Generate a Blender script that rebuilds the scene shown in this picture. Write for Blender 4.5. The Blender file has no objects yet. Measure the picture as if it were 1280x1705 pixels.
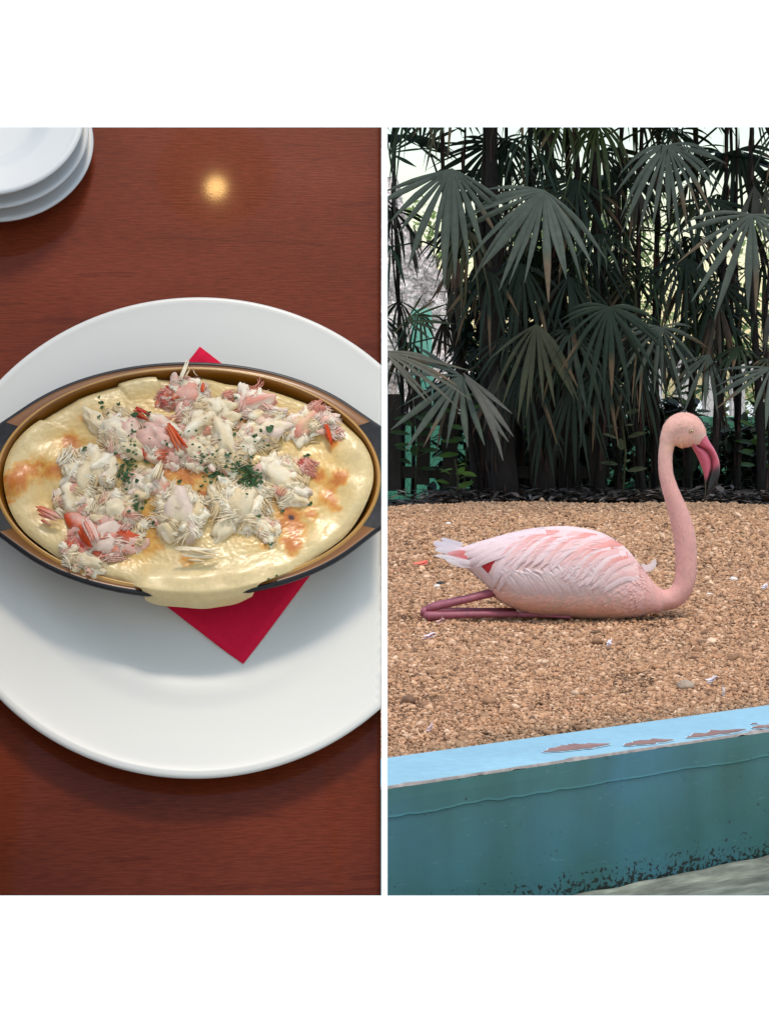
import bpy, bmesh, math, random
import numpy as np
from mathutils import Vector, Matrix, noise
from mathutils.bvhtree import BVHTree

S = bpy.context.scene
COL = S.collection
R = math.radians
random.seed(7)
rng = np.random.default_rng(7)

# ------------------------------------------------------------------ camera
H = 0.605            # camera height above the gravel of the enclosure
FP = 3000.0          # focal length in pixels of the 1280 px wide photograph
cd = bpy.data.cameras.new('camera')
cam = bpy.data.objects.new('camera', cd)
COL.objects.link(cam)
cam.location = (0, 0, H)
cam.rotation_euler = (R(90), 0, 0)
cd.sensor_fit = 'VERTICAL'
cd.sensor_height = 36
cd.lens = FP / 1705 * 36
cd.shift_y = -202.5 / 1705
cd.clip_start = 0.05
cd.clip_end = 2000
S.camera = cam

# ------------------------------------------------------------------ light
SUN = Vector((0.10, -0.25, 1.0)).normalized()
wd = bpy.data.worlds.new('World')
S.world = wd
wd.use_nodes = True
wn = wd.node_tree
sky = wn.nodes.new('ShaderNodeTexSky')
sky.sky_type = 'NISHITA'
sky.sun_disc = False
sky.sun_elevation = math.asin(SUN.z)
sky.sun_rotation = math.atan2(SUN.x, SUN.y)
sky.air_density = 1.8
sky.dust_density = 1.3
sky.ozone_density = 1.0
bg = wn.nodes['Background']
bg.inputs['Strength'].default_value = 0.15
wn.links.new(sky.outputs[0], bg.inputs[0])
sd = bpy.data.lights.new('sun', 'SUN')
sd.energy = 1.5
sd.angle = R(11)
sd.color = (1.0, 0.90, 0.76)
sun = bpy.data.objects.new('sun', sd)
COL.objects.link(sun)
sun.location = SUN * 30
sun.rotation_euler = (-SUN).to_track_quat('-Z', 'Y').to_euler()
S.view_settings.view_transform = 'Standard'
S.view_settings.look = 'None'
S.view_settings.gamma = 1
S.view_settings.use_curve_mapping = False
S.view_settings.exposure = 0.5


# ------------------------------------------------------------------ helpers
def tag(o, label=None, cat=None, group=None, kind=None):
    if label: o['label'] = label
    if cat: o['category'] = cat
    if group: o['group'] = group
    if kind: o['kind'] = kind
    return o


def thing(name, label, cat, M=None, group=None):
    o = bpy.data.objects.new(name, None)
    o.empty_display_size = 0.05
    COL.objects.link(o)
    if M is not None:
        o.matrix_basis = M if isinstance(M, Matrix) else Matrix.Translation(M)
    return tag(o, label, cat, group)


def mobj(name, V, F, mats, parent=None, smooth=True, fm=None, col=None, M=None):
    me = bpy.data.meshes.new(name)
    me.from_pydata([tuple(v) for v in V], [], [tuple(f) for f in F])
    if not isinstance(mats, (list, tuple)): mats = [mats]
    for m in mats: me.materials.append(m)
    if fm is not None: me.polygons.foreach_set('material_index', fm)
    if smooth: me.polygons.foreach_set('use_smooth', [True] * len(me.polygons))
    if col is not None:
        a = me.color_attributes.new('col', 'FLOAT_COLOR', 'POINT')
        c = np.ones((len(V), 4), np.float32)
        c[:, :3] = np.asarray(col, np.float32).reshape(-1, 3)
        a.data.foreach_set('color', c.ravel())
    me.update()
    o = bpy.data.objects.new(name, me)
    COL.objects.link(o)
    if parent: o.parent = parent
    if M is not None: o.matrix_basis = M if isinstance(M, Matrix) else Matrix.Translation(M)
    return o


class G:
    """collects geometry for one mesh"""
    def __init__(s): s.V = []; s.F = []; s.C = []; s.fm = []

    def add(s, V, F, c=None, m=0):
        n = len(s.V)
        s.V += [tuple(v) for v in V]
        s.F += [tuple(i + n for i in f) for f in F]
        s.fm += [m] * len(F)
        if c is None: c = (1, 1, 1)
        if len(c) == 3 and not hasattr(c[0], '__len__'): s.C += [tuple(c)] * len(V)
        else: s.C += [tuple(x) for x in c]

    def box(s, a, b, c=None, m=0):
        x0, y0, z0 = a; x1, y1, z1 = b
        s.add([(x0, y0, z0), (x1, y0, z0), (x1, y1, z0), (x0, y1, z0), (x0, y0, z1), (x1, y0, z1), (x1, y1, z1), (x0, y1, z1)],
              [(0, 3, 2, 1), (4, 5, 6, 7), (0, 1, 5, 4), (1, 2, 6, 5), (2, 3, 7, 6), (3, 0, 4, 7)], c, m)

    def tube(s, pts, rad, n=8, c=None, m=0, cap=True):
        V, F = tube(pts, rad, n, cap)
        s.add(V, F, c, m)

    def build(s, name, mats, parent=None, smooth=True, M=None, off=None):
        V = s.V
        if off is not None: V = [(v[0] - off[0], v[1] - off[1], v[2] - off[2]) for v in V]
        return mobj(name, V, s.F, mats, parent, smooth, s.fm, s.C, M)


def tube(pts, rad, n=8, cap=True):
    pts = [Vector(p) for p in pts]
    if not hasattr(rad, '__len__'): rad = [rad] * len(pts)
    V = []; F = []
    up = None
    for i, p in enumerate(pts):
        t = (pts[min(i + 1, len(pts) - 1)] - pts[max(i - 1, 0)]).normalized()
        if up is None:
            up = Vector((0, 1, 0)) if abs(t.y) < .9 else Vector((1, 0, 0))
        up = (up - t * up.dot(t)).normalized()
        b = t.cross(up)
        for k in range(n):
            a = 2 * math.pi * k / n
            V.append(p + (up * math.cos(a) + b * math.sin(a)) * rad[i])
    for i in range(len(pts) - 1):
        for k in range(n):
            F.append((i * n + k, i * n + (k + 1) % n, (i + 1) * n + (k + 1) % n, (i + 1) * n + k))
    if cap:
        F.append(tuple(range(n))[::-1])
        F.append(tuple(range((len(pts) - 1) * n, len(pts) * n)))
    return V, F


def spline(pts, n):
    """Catmull-Rom through tuples"""
    P = [np.array(p, float) for p in pts]
    P = [2 * P[0] - P[1]] + P + [2 * P[-1] - P[-2]]
    out = []
    m = len(P) - 3
    for i in range(n):
        u = i / (n - 1) * m
        k = min(int(u), m - 1); t = u - k
        a, b, c, d = P[k:k + 4]
        out.append(.5 * ((2 * b) + (c - a) * t + (2 * a - 5 * b + 4 * c - d) * t * t + (3 * b - a - 3 * c + d) * t ** 3))
    return out


def lin(r, g, b):
    f = lambda c: (c / 255 / 12.92) if c <= 10.3 else ((c / 255 + .055) / 1.055) ** 2.4
    return (f(r), f(g), f(b))


def mat(name, col=(.5, .5, .5), rough=.5, var=None, bump=None, attr=False, spec=.5, coat=0, sss=0, trans=0, stretch=(1, 1, 1), sheen=0, sssr=.004):
    m = bpy.data.materials.new(name)
    m.use_nodes = True
    nt = m.node_tree; N = nt.nodes; L = nt.links
    b = N['Principled BSDF']
    b.inputs['Roughness'].default_value = rough
    b.inputs['Specular IOR Level'].default_value = spec
    b.inputs['Coat Weight'].default_value = coat
    b.inputs['Coat Roughness'].default_value = .12
    b.inputs['Sheen Weight'].default_value = sheen
    if sss:
        b.inputs['Subsurface Weight'].default_value = sss
        b.inputs['Subsurface Radius'].default_value = (1, .6, .4)
        b.inputs['Subsurface Scale'].default_value = sssr
    tc = N.new('ShaderNodeTexCoord')
    mp = N.new('ShaderNodeMapping')
    mp.inputs['Scale'].default_value = stretch
    L.new(tc.outputs['Object'], mp.inputs[0])
    if attr:
        a = N.new('ShaderNodeAttribute'); a.attribute_name = 'col'
        src = a.outputs['Color']
    else:
        a = N.new('ShaderNodeRGB'); a.outputs[0].default_value = (*col, 1)
        src = a.outputs[0]
    if var:
        for sc, am in (var if isinstance(var, list) else [var]):
            nz = N.new('ShaderNodeTexNoise'); nz.inputs['Scale'].default_value = sc; nz.inputs['Detail'].default_value = 6
            L.new(mp.outputs[0], nz.inputs['Vector'])
            mr = N.new('ShaderNodeMapRange')
            mr.inputs[1].default_value = .3; mr.inputs[2].default_value = .7
            mr.inputs[3].default_value = 1 - am; mr.inputs[4].default_value = 1 + am
            L.new(nz.outputs[0], mr.inputs[0])
            mx = N.new('ShaderNodeVectorMath'); mx.operation = 'SCALE'
            L.new(src, mx.inputs[0]); L.new(mr.outputs[0], mx.inputs['Scale'])
            src = mx.outputs[0]
    L.new(src, b.inputs['Base Color'])
    if bump:
        nb = N.new('ShaderNodeTexNoise'); nb.inputs['Scale'].default_value = bump[0]; nb.inputs['Detail'].default_value = 5
        L.new(mp.outputs[0], nb.inputs['Vector'])
        bp = N.new('ShaderNodeBump'); bp.inputs['Strength'].default_value = bump[1]; bp.inputs['Distance'].default_value = bump[2]
        L.new(nb.outputs[0], bp.inputs['Height'])
        L.new(bp.outputs[0], b.inputs['Normal'])
    if trans:
        t = N.new('ShaderNodeBsdfTranslucent')
        L.new(src, t.inputs[0])
        ms = N.new('ShaderNodeMixShader'); ms.inputs[0].default_value = trans
        L.new(b.outputs[0], ms.inputs[1]); L.new(t.outputs[0], ms.inputs[2])
        L.new(ms.outputs[0], N['Material Output'].inputs[0])
    m['src'] = src.node.name
    return m


def cut_right(o, x=-0.0026):
    """trim a mesh where it meets the dividing wall (world plane x)"""
    Mw = o.matrix_basis
    if o.parent: Mw = o.parent.matrix_basis @ Mw
    inv = Mw.inverted()
    co = inv @ Vector((x, 0, 0)); no = (inv.to_3x3() @ Vector((1, 0, 0))).normalized()
    bm = bmesh.new(); bm.from_mesh(o.data)
    r_ = bmesh.ops.bisect_plane(bm, geom=bm.verts[:] + bm.edges[:] + bm.faces[:], plane_co=co, plane_no=no, clear_outer=True)
    bmesh.ops.holes_fill(bm, edges=[e for e in r_['geom_cut'] if isinstance(e, bmesh.types.BMEdge)], sides=0)
    bm.to_mesh(o.data); bm.free()


def P(px, py, y):
    return Vector(((px - 640) / FP * y, y, H - (py - 650) / FP * y))


# ------------------------------------------------------------------ setting: ground, walls
m_white = mat('white_paint', (.92, .92, .92), .7, var=(3, .01))
m_conc = mat('pale_concrete', (.68, .66, .62), .85, var=[(1.5, .12), (30, .08)], bump=(60, .3, .002))
ZF = -0.235
mobj('ground', [(-150, -150, ZF - .006), (150, -150, ZF - .006), (150, 150, ZF - .006), (-150, 150, ZF - .006)], [(0, 1, 2, 3)], m_conc, smooth=False)['kind'] = 'structure'

YW = 1.12            # white borders round the two views, built as a wall with openings
TW = .010
xo = lambda px: (px - 640) / FP * YW
zo = lambda py: H - (py - 650) / FP * YW
xs = [-1.0, xo(-70), xo(635), xo(645), xo(1350), 1.0]
zs = [ZF - .006, zo(1491), zo(212), H + .26]
g = G()
for yy, s in ((YW, 1), (YW + TW, -1)):
    e_ = 0 if s > 0 else .007
    xq = [xs[0], xs[1] - e_, xs[2], xs[3], xs[4] + e_, xs[5]]; zq = [zs[0], zs[1] - e_, zs[2] + e_, zs[3]]
    V = [(x, yy, z) for z in zq for x in xq]
    F = []
    for j in range(3):
        for i in range(5):
            if j == 1 and i in (1, 3): continue
            q = (j * 6 + i, j * 6 + i + 1, (j + 1) * 6 + i + 1, (j + 1) * 6 + i)
            F.append(q if s > 0 else q[::-1])
    g.add(V, F)
nf = 24
def bridge(a, b): g.F.append((a, b, b + nf, a + nf)); g.fm.append(0)
id_ = lambda i, j: j * 6 + i
for i in range(5):
    bridge(id_(i + 1, 0), id_(i, 0)); bridge(id_(i, 3), id_(i + 1, 3))
for j in range(3):
    bridge(id_(0, j), id_(0, j + 1)); bridge(id_(5, j + 1), id_(5, j))
for i in (1, 3):
    bridge(id_(i, 1), id_(i + 1, 1)); bridge(id_(i + 1, 2), id_(i, 2))
    bridge(id_(i, 2), id_(i, 1)); bridge(id_(i + 1, 1), id_(i + 1, 2))
ww = g.build('white_border_wall', m_white, smooth=False)
tag(ww, kind='structure')

# ------------------------------------------------------------------ LEFT: the slanted table
EL = R(67)
d0 = P(334, 896, 1.0) - Vector((0, 0, H))
dist0 = 1.386
dh = d0.normalized()
upp = (Vector((0, 0, 1)) - dh * dh.z).normalized()
NN = (-dh * math.sin(EL) + upp * math.cos(EL)).normalized()
UU = dh.cross(upp).normalized()
VV = NN.cross(UU).normalized()
C0 = Vector((0, 0, H)) + d0 * dist0 - NN * .020
T = Matrix(((UU.x, VV.x, NN.x, C0.x), (UU.y, VV.y, NN.y, C0.y), (UU.z, VV.z, NN.z, C0.z), (0, 0, 0, 1)))
Ti = T.inverted()
CAM = Vector((0, 0, H))


def uv(px, py, w=0.0):
    """table coordinates of the point seen at a pixel, w above the table"""
    d = P(px, py, 1.0) - CAM
    o = Ti @ CAM; e = Ti.to_3x3() @ d
    t = (w - o.z) / e.z
    q = o + e * t
    return q.x, q.y


def at(u, v, w=0.0, rz=0):
    return T @ Matrix.Translation((u, v, w)) @ Matrix.Rotation(rz, 4, 'Z')


# thin board along the right edge of the table
_p = [(-.43, .0015), (.50, .0015), (.50, -.06), (-.43, -.06)]
_q = []
for v, w in _p:
    t_ = T @ Vector((-.05, v, w)); _q.append((max(t_.y, YW + TW + .003), t_.z))
V = [(x, y, z) for x in (-.0022, .0010) for y, z in _q]
tag(mobj('dividing_wall', V, [(0, 1, 2, 3), (7, 6, 5, 4), (0, 4, 5, 1), (1, 5, 6, 2), (2, 6, 7, 3), (3, 7, 4, 0)], m_white, smooth=False), kind='structure')

# wood
m_wood = mat('red_brown_wood', (.5, .5, .5), .36, spec=.03, coat=.15)
m_wood.node_tree.nodes['Principled BSDF'].inputs['Coat Roughness'].default_value = .07
nt = m_wood.node_tree; N = nt.nodes; L = nt.links; b = N['Principled BSDF']
tc = N.new('ShaderNodeTexCoord')
def nz(scale, st, detail=6, dist=0):
    mp = N.new('ShaderNodeMapping'); mp.inputs['Scale'].default_value = st
    L.new(tc.outputs['Object'], mp.inputs[0])
    n = N.new('ShaderNodeTexNoise'); n.inputs['Scale'].default_value = scale; n.inputs['Detail'].default_value = detail
    n.inputs['Distortion'].default_value = dist
    L.new(mp.outputs[0], n.inputs['Vector'])
    return n.outputs[0]
def ramp(src, stops):
    r = N.new('ShaderNodeValToRGB')
    e = r.color_ramp.elements
    e[0].position, e[0].color = stops[0][0], (*stops[0][1], 1)
    e[1].position, e[1].color = stops[-1][0], (*stops[-1][1], 1)
    for p, c in stops[1:-1]:
        k = e.new(p); k.color = (*c, 1)
    L.new(src, r.inputs[0]); return r.outputs[0]
def mixc(a, b_, f, mode='MIX'):
    m = N.new('ShaderNodeMix'); m.data_type = 'RGBA'; m.blend_type = mode
    if hasattr(f, 'links'): L.new(f, m.inputs[0])
    else: m.inputs[0].default_value = f
    L.new(a, m.inputs[6]); L.new(b_, m.inputs[7]); return m.outputs[2]
base = ramp(nz(4, (1, 2.0, 1), 3, .3), [(.3, (.112, .020, .006)), (.5, (.140, .025, .009)), (.72, (.168, .033, .013))])
fine = ramp(nz(85, (1.0, 9, 1), 6, .2), [(.35, (.76, .73, .73)), (.65, (1.18, 1.16, 1.14))])
c1 = mixc(base, fine, .8, 'MULTIPLY')
vein = ramp(nz(16, (.45, 6, 1), 6, .8), [(.34, (.30, .25, .25)), (.385, (1, 1, 1)), (1, (1, 1, 1))])
c2 = mixc(c1, vein, .28, 'MULTIPLY')
pore = ramp(nz(120, (.5, 10, 1), 2), [(.70, (0, 0, 0)), (.80, (.05, .02, .012))])
c3 = mixc(c2, pore, 1.0, 'ADD')
L.new(c3, b.inputs['Base Color'])
bp = N.new('ShaderNodeBump'); bp.inputs['Strength'].default_value = .30; bp.inputs['Distance'].default_value = .0006
L.new(nz(110, (.35, 6, 1), 2), bp.inputs['Height']); L.new(bp.outputs[0], b.inputs['Normal'])

table = thing('dining_table', 'red brown wooden table with fine horizontal grain under the plates', 'table', T)
def u_at_x(v, x=-.0028):
    # u where the table plane meets the dividing wall
    return (x - C0.x - VV.x * v) / UU.x
v0, v1, u0 = -.43, .50, -.42
out = [(u0, v0), (u_at_x(v0), v0), (u_at_x(v1), v1), (u0, v1)]
V = [(u, v, 0) for u, v in out] + [(u, v, -.03) for u, v in out]
mobj('tabletop', V, [(0, 1, 2, 3), (7, 6, 5, 4), (0, 4, 5, 1), (1, 5, 6, 2), (2, 6, 7, 3), (3, 7, 4, 0)], m_wood, table, smooth=False)
for (u, v) in ((-.36, .30), (-.06, .30), (-.36, -.34), (-.06, -.34)):
    w = T @ Vector((u, v, -.03)); foot = Vector((w.x, w.y + .03, ZF - .006))
    g = G(); a, bb = Ti @ w, Ti @ foot
    g.tube([a, bb], [.018, .015], 8); g.build('leg', m_wood, table)

# ---- plates
m_china = mat('white_china', (.61, .585, .525), .28, spec=.4, coat=0, var=(2, .012), bump=(25, .05, .001))
m_china2 = mat('white_china_small', (.54, .535, .51), .28, spec=.4)


def lathe(name, prof, mats, parent=None, M=None, n=128):
    V = []; F = []
    for r, z in prof:
        for k in range(n):
            a = 2 * math.pi * k / n
            V.append((r * math.cos(a), r * math.sin(a), z))
    for i in range(len(prof) - 1):
        for k in range(n):
            F.append((i * n + k, i * n + (k + 1) % n, (i + 1) * n + (k + 1) % n, (i + 1) * n + k))
    V.append((0, 0, prof[0][1])); V.append((0, 0, prof[-1][1]))
    for k in range(n):
        F.append((len(V) - 2, (k + 1) % n, k))
        F.append((len(V) - 1, (len(prof) - 1) * n + k, (len(prof) - 1) * n + (k + 1) % n))
    return mobj(name, V, F, mats, parent, M=M)


def plate_profile(Ro, well, h, dep, th=.004):
    p = [(.02, .001), (well * .92, .001), (well * .94, .004), (well * 1.02, .006)]
    for t in np.linspace(.15, 1, 8):
        p.append((well * 1.02 + (Ro - well * 1.02) * t, .006 + (h - th - .006) * (t ** 1.15)))
    p += [(Ro + .0008, h - th * .5), (Ro + .0004, h - .0006), (Ro - .002, h + .0003), (Ro - .005, h - .0005)]
    for t in np.linspace(.1, 1, 9):
        p.append((Ro - .005 - (Ro - .005 - well * 1.06) * t, h - .0005 - (h - dep - .010) * t ** .9))
    for t in np.linspace(.1, 1, 12):
        s = t * t * (3 - 2 * t)
        p.append((well * 1.06 - well * .40 * t, dep + .0095 - .0082 * s))
    p += [(well * .6, dep + .0012), (well * .4, dep + .001), (.01, dep + .001)]
    return p


WELL = .006 + .002
pl = lathe('dinner_plate', plate_profile(.200, .135, .024, .006), m_china, M=at(0, .0122, .0005), n=200)
tag(pl, 'large round white plate with a wide rim under the gratin dish', 'plate')
cut_right(pl)
us, vs = uv(-25, 190, .05)
lab = ['topmost white side plate of the stack in the upper left corner', 'middle white side plate of the stack, between two others',
       'lowest white side plate of the stack, resting on the brown table']
for k in range(3):
    o = lathe('side_plate', plate_profile(.080, .052, .016, .004, .0035), m_china2, M=at(us + .006 - .003 * k + .002, vs - .004 + .002 * k, .0006 + .0165 * k), n=128)
    tag(o, lab[2 - k], 'plate', 'stacked side plates')

# ---- napkin
pl_bvh = BVHTree.FromPolygons([v.co.copy() for v in pl.data.vertices], [tuple(p.vertices) for p in pl.data.polygons])
m_nap = mat('red_paper', lin(196, 16, 52), .85, spec=.2, var=(400, .06), bump=(900, .35, .0004))
wn_ = WELL + .0012
cb, ctop = uv(405, 1108, wn_), uv(333, 587, wn_)
cx, cy = (cb[0] + ctop[0]) / 2, (cb[1] + ctop[1]) / 2
dx, dy = cb[0] - cx, cb[1] - cy
pts = [(dx, dy), (-dy * .94, dx), (-dx, -dy), (dy * .94, -dx)]
n = 24; V = []; F = []
A, B, Cc, D = [Vector((p[0], p[1], 0)) for p in pts]
for j in range(n + 1):
    for i in range(n + 1):
        s, t = i / n, j / n
        q = A.lerp(B, s).lerp(D.lerp(Cc, s), t)
        rr = math.hypot(q.x + cx, q.y + cy)
        hit = pl_bvh.ray_cast(Vector((q.x + cx, q.y + cy - .0122, .2)), Vector((0, 0, -1)))
        zp = hit[0].z + .0005 if hit[0] else 0
        q.z = max(0, zp - wn_ + .0002) + .0004 * abs(noise.noise(Vector((q.x * 40, q.y * 40, 3))))
        V.append(q)
for j in range(n):
    for i in range(n):
        a = j * (n + 1) + i; F.append((a, a + 1, a + n + 2, a + n + 1))
nap = mobj('paper_napkin', V, F, m_nap, M=at(cx, cy, wn_ + .0006))
md = nap.modifiers.new('thick', 'SOLIDIFY'); md.thickness = .0008; md.offset = 1
tag(nap, 'square red paper napkin lying cornerwise between dish and white plate', 'napkin')

# ---- gratin dish
DW = WELL + .0035
HR = .046                       # rim height over the dish base
du, dv = uv(316, 791, DW + HR)
m_black = mat('black_glaze', (.009, .008, .009), .35, spec=.3, var=(30, .3))
m_slate = mat('speckled_dark_glaze', (.010, .011, .014), .5, spec=.25, var=[(250, .5), (60, .3)])
m_amber = mat('amber_glaze', lin(122, 74, 16), .3, coat=.08, var=[(9, .16), (40, .10)])
AO, BO, EAR, XE = .1580, .0985, .0375, .1665
def hx(x):
    e = BO * math.sqrt(max(0, 1 - (x / AO) ** 2))
    if abs(x) > .09:
        k = .012; s = max(0, 1 - abs(e - EAR) / k / 2)
        return max(e, EAR) + s * s * k * .5
    return e
def rout(th):
    c, s = math.cos(th), math.sin(th); lo, hi = .02, .2
    for _ in range(40):
        m = (lo + hi) / 2; x, y = m * c, abs(m * s)
        if abs(x) < XE and y < hx(x): lo = m
        else: hi = m
    return lo
AI, BI = .1440, .0918
def rin(th, k=1.0, a=AI, b=BI):
    return k / math.sqrt((math.cos(th) / a) ** 2 + (math.sin(th) / b) ** 2)
nT = 240
ths = [2 * math.pi * k / nT for k in range(nT)]
RO = [rout(t) for t in ths]; RI = [rin(t) for t in ths]
rings = []
# outside from the foot up, over the rim, down the inside
rings.append([(r * .55, 0) for r in RI])
rings.append([(r * .74, .001) for r in RI])
rings.append([(r * .86, .012) for r in RI])
rings.append([(r * .95, .026) for r in RI])
rings.append([(min(r * 1.03, q - .002), HR - .012) for r, q in zip(RI, RO)])
rings.append([(q - .0006, HR - .0055) for q in RO])
rings.append([(q, HR - .0015) for q in RO])
rings.append([(q - .0010, HR) for q in RO])
nblack = len(rings) - 1
rings.append([(q - .0034, HR - .0002) for q in RO])
rings.append([(r + .0018, HR - .0012) for r in RI])
rings.append([(r + .0006, HR + .0003) for r in RI])
rings.append([(r - .0008, HR + .0002) for r in RI])
rings.append([(r * .985, HR - .004) for r in RI])
rings.append([(r * .955, HR - .014) for r in RI])
rings.append([(r * .88, HR - .030) for r in RI])
rings.append([(r * .70, .006) for r in RI])
rings.append([(r * .20, .005) for r in RI])
m_ridge = mat('amber_ridge_highlight', lin(170, 124, 52), .25, coat=.15, var=(20, .12))  # thin highlight along the inner ridge, painted as a lighter amber
V = []; F = []; fm = []
HF = {-1: [], 1: []}
for ring in rings:
    for t, (r, z) in zip(ths, ring): V.append((r * math.cos(t), r * math.sin(t), z))
for i in range(len(rings) - 1):
    for k in range(nT):
        f_ = (i * nT + k, i * nT + (k + 1) % nT, (i + 1) * nT + (k + 1) % nT, (i + 1) * nT + k)
        tm = ths[k] + math.pi / nT; dg_ = math.degrees(tm) % 180; dg_ = min(dg_, 180 - dg_)
        if 4 <= i <= 8 and dg_ < 17.6:
            HF[1 if math.cos(tm) > 0 else -1].append(f_); continue
        F.append(f_)
        fm.append(0 if i < nblack + 1 else 2 if i in (nblack + 2, nblack + 3) else 1)
F.append(tuple(range(nT))[::-1]); fm.append(0)
F.append(tuple(range((len(rings) - 1) * nT, len(rings) * nT))); fm.append(1)
dish = thing('gratin_dish', 'oval boat shaped gratin dish, amber glaze inside and black outside', 'dish', at(du, dv, DW))
sh = mobj('shell', V, F, [m_black, m_amber, m_ridge], dish, fm=fm)
cut_right(sh)
for sx in (-1, 1):
    used = sorted({i for f_ in HF[sx] for i in f_}); ix = {v: i for i, v in enumerate(used)}
    ho = mobj('handle', [V[i] for i in used], [tuple(ix[i] for i in f_) for f_ in HF[sx]], m_slate, dish)
    if sx > 0: cut_right(ho)

# ---- cheese sauce
m_cheese = mat('browned_cheese_sauce', attr=True, rough=.36, sss=.12, var=[(120, .07), (420, .06)], bump=(240, .35, .0009), coat=.15, sssr=.006)
def d2(px, py, w=.040):
    u, v = uv(px, py, DW + w); return u - du, v - dv
brown = [(118, 738, 20, .9), (92, 787, 16, .6), (60, 785, 22, .5), (28, 800, 26, .8), (15, 830, 18, .5), (390, 690, 26, .95), (240, 825, 20, .8), (262, 800, 18, .5), (345, 840, 22, .7),
         (565, 800, 15, 1.0), (530, 795, 14, .7), (545, 830, 16, .8), (470, 832, 18, .8), (485, 865, 22, .8), (460, 878, 9, 1.6), (485, 864, 6, 1.5), (488, 915, 17, .9), (488, 890, 18, .7),
         (550, 705, 12, .9), (555, 745, 12, .7), (480, 730, 9, .6), (520, 860, 14, .5), (262, 865, 22, .5), (310, 940, 14, .5), (250, 905, 30, .35), (440, 905, 20, .35), (140, 700, 12, .3), (210, 940, 12, .35),
         (300, 780, 30, .5), (330, 800, 30, .5), (180, 760, 30, .5), (560, 850, 12, .5)]
brown = [(*d2(x, y), r * .00046, s) for x, y, r, s in brown]
yel = [(*d2(x, y), r * .00046, s) for x, y, r, s in [(265, 860, 60, .8), (300, 690, 60, .5), (480, 700, 40, .5), (520, 790, 50, .4), (250, 930, 50, .4), (350, 900, 60, .5), (110, 760, 50, .4), (80, 850, 40, .3)]]
lumps = [(*d2(x, y), r * .00046, s * .001) for x, y, r, s in [(28, 805, 26, 5), (150, 690, 45, 3), (85, 770, 35, 3.5), (380, 650, 40, 4), (460, 660, 45, 3), (565, 800, 18, 3), (488, 912, 18, 3), (545, 835, 18, 2.5),
         (600, 830, 40, 4), (590, 760, 35, 4), (110, 895, 40, 4), (270, 860, 40, 4), (330, 960, 90, 5), (420, 940, 60, 4), (530, 900, 40, 3), (240, 650, 40, 2), (300, 770, 90, 6), (200, 800, 90, 5), (400, 790, 80, 6)]]
def edgefac(th):
    x = math.cos(th); s = math.sin(th)
    deg = math.degrees(th) % 360
    f = 1.0
    g_ = lambda c, w: math.exp(-(((deg - c + 180) % 360 - 180) / w) ** 2)
    f -= .055 * g_(62, 26)            # top right: pulled away from the wall
    f -= .025 * g_(97, 12) + .03 * g_(70, 9) - .02 * g_(84, 8)
    f -= .02 * g_(140, 25)
    f += .015 * math.sin(th * 7) * .4 + .01 * math.sin(th * 13 + 1) * .4
    win = (1 / (1 + math.exp(-(deg - 249) / 4.2))) * (1 / (1 + math.exp((deg - 302) / 5)))
    win *= 1 + .05 * math.sin(deg * .16) + .02 * math.sin(deg * .37 + 1)
    f += (rout(th) / (rin(th) * .972) + .036 - 1) * win   # spill over the lower rim
    f += .02 * g_(225, 8) + .02 * g_(315, 9)
    return f
def cheese_h(x, y, q, spill):
    z = .0412
    for a, b_, r, s in lumps:
        e = ((x - a) ** 2 + (y - b_) ** 2) / (r * r)
        if e < 6: z += s * math.exp(-e)
    p = Vector((x * 38, y * 38, 1.7))
    z += .0016 * noise.noise(p) + .0006 * noise.noise(p * 2.7) + .0005 * abs(noise.noise(p * 6)) + .0003 * noise.noise(p * 13)
    return z
def cheese_col(x, y, edge):
    c = np.array(lin(228, 206, 158)) * .97
    y_ = 0
    for a, b_, r, s in yel:
        e = ((x - a) ** 2 + (y - b_) ** 2) / (r * r)
        if e < 8: y_ += s * math.exp(-e)
    nn = noise.noise(Vector((x * 55, y * 55, 9.1))) * .5 + noise.noise(Vector((x * 140, y * 140, 4))) * .3
    y_ = min(1, max(0, y_ + nn * .5))
    c = c * (1 - y_) + np.array(lin(232, 190, 92)) * y_
    w = max(0, min(1, (edge - .80) / .14)); c = c * (1 - w * .8) + np.array(lin(226, 216, 190)) * w * .8
    bsum = 0
    n2 = noise.noise(Vector((x * 90, y * 90, 2.2))) * .6 + noise.noise(Vector((x * 230, y * 230, 7))) * .45 + noise.noise(Vector((x * 520, y * 520, 1))) * .3
    for a, b_, r, s in brown:
        e = ((x - a) ** 2 + (y - b_) ** 2) / (r * r)
        if e < 6: bsum += s * math.exp(-e * 1.1)
    t0 = bsum * 1.15 + n2 * .75 * min(1, bsum * 3) + max(0, n2 - .42) * .5 * y_
    sst = lambda a_, b2: (lambda q: q * q * (3 - 2 * q))(min(1, max(0, (t0 - a_) / (b2 - a_))))
    t = sst(.12, .45); c = c * (1 - t * .85) + np.array(lin(222, 164, 60)) * t * .85
    t = sst(.38, .80); c = c * (1 - t * .85) + np.array(lin(200, 116, 26)) * t * .85
    t = sst(1.35, 1.9); c = c * (1 - t) + np.array(lin(74, 34, 12)) * t
    return c
nR, nA = 120, 420
V = []; F = []; cc = []
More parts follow.
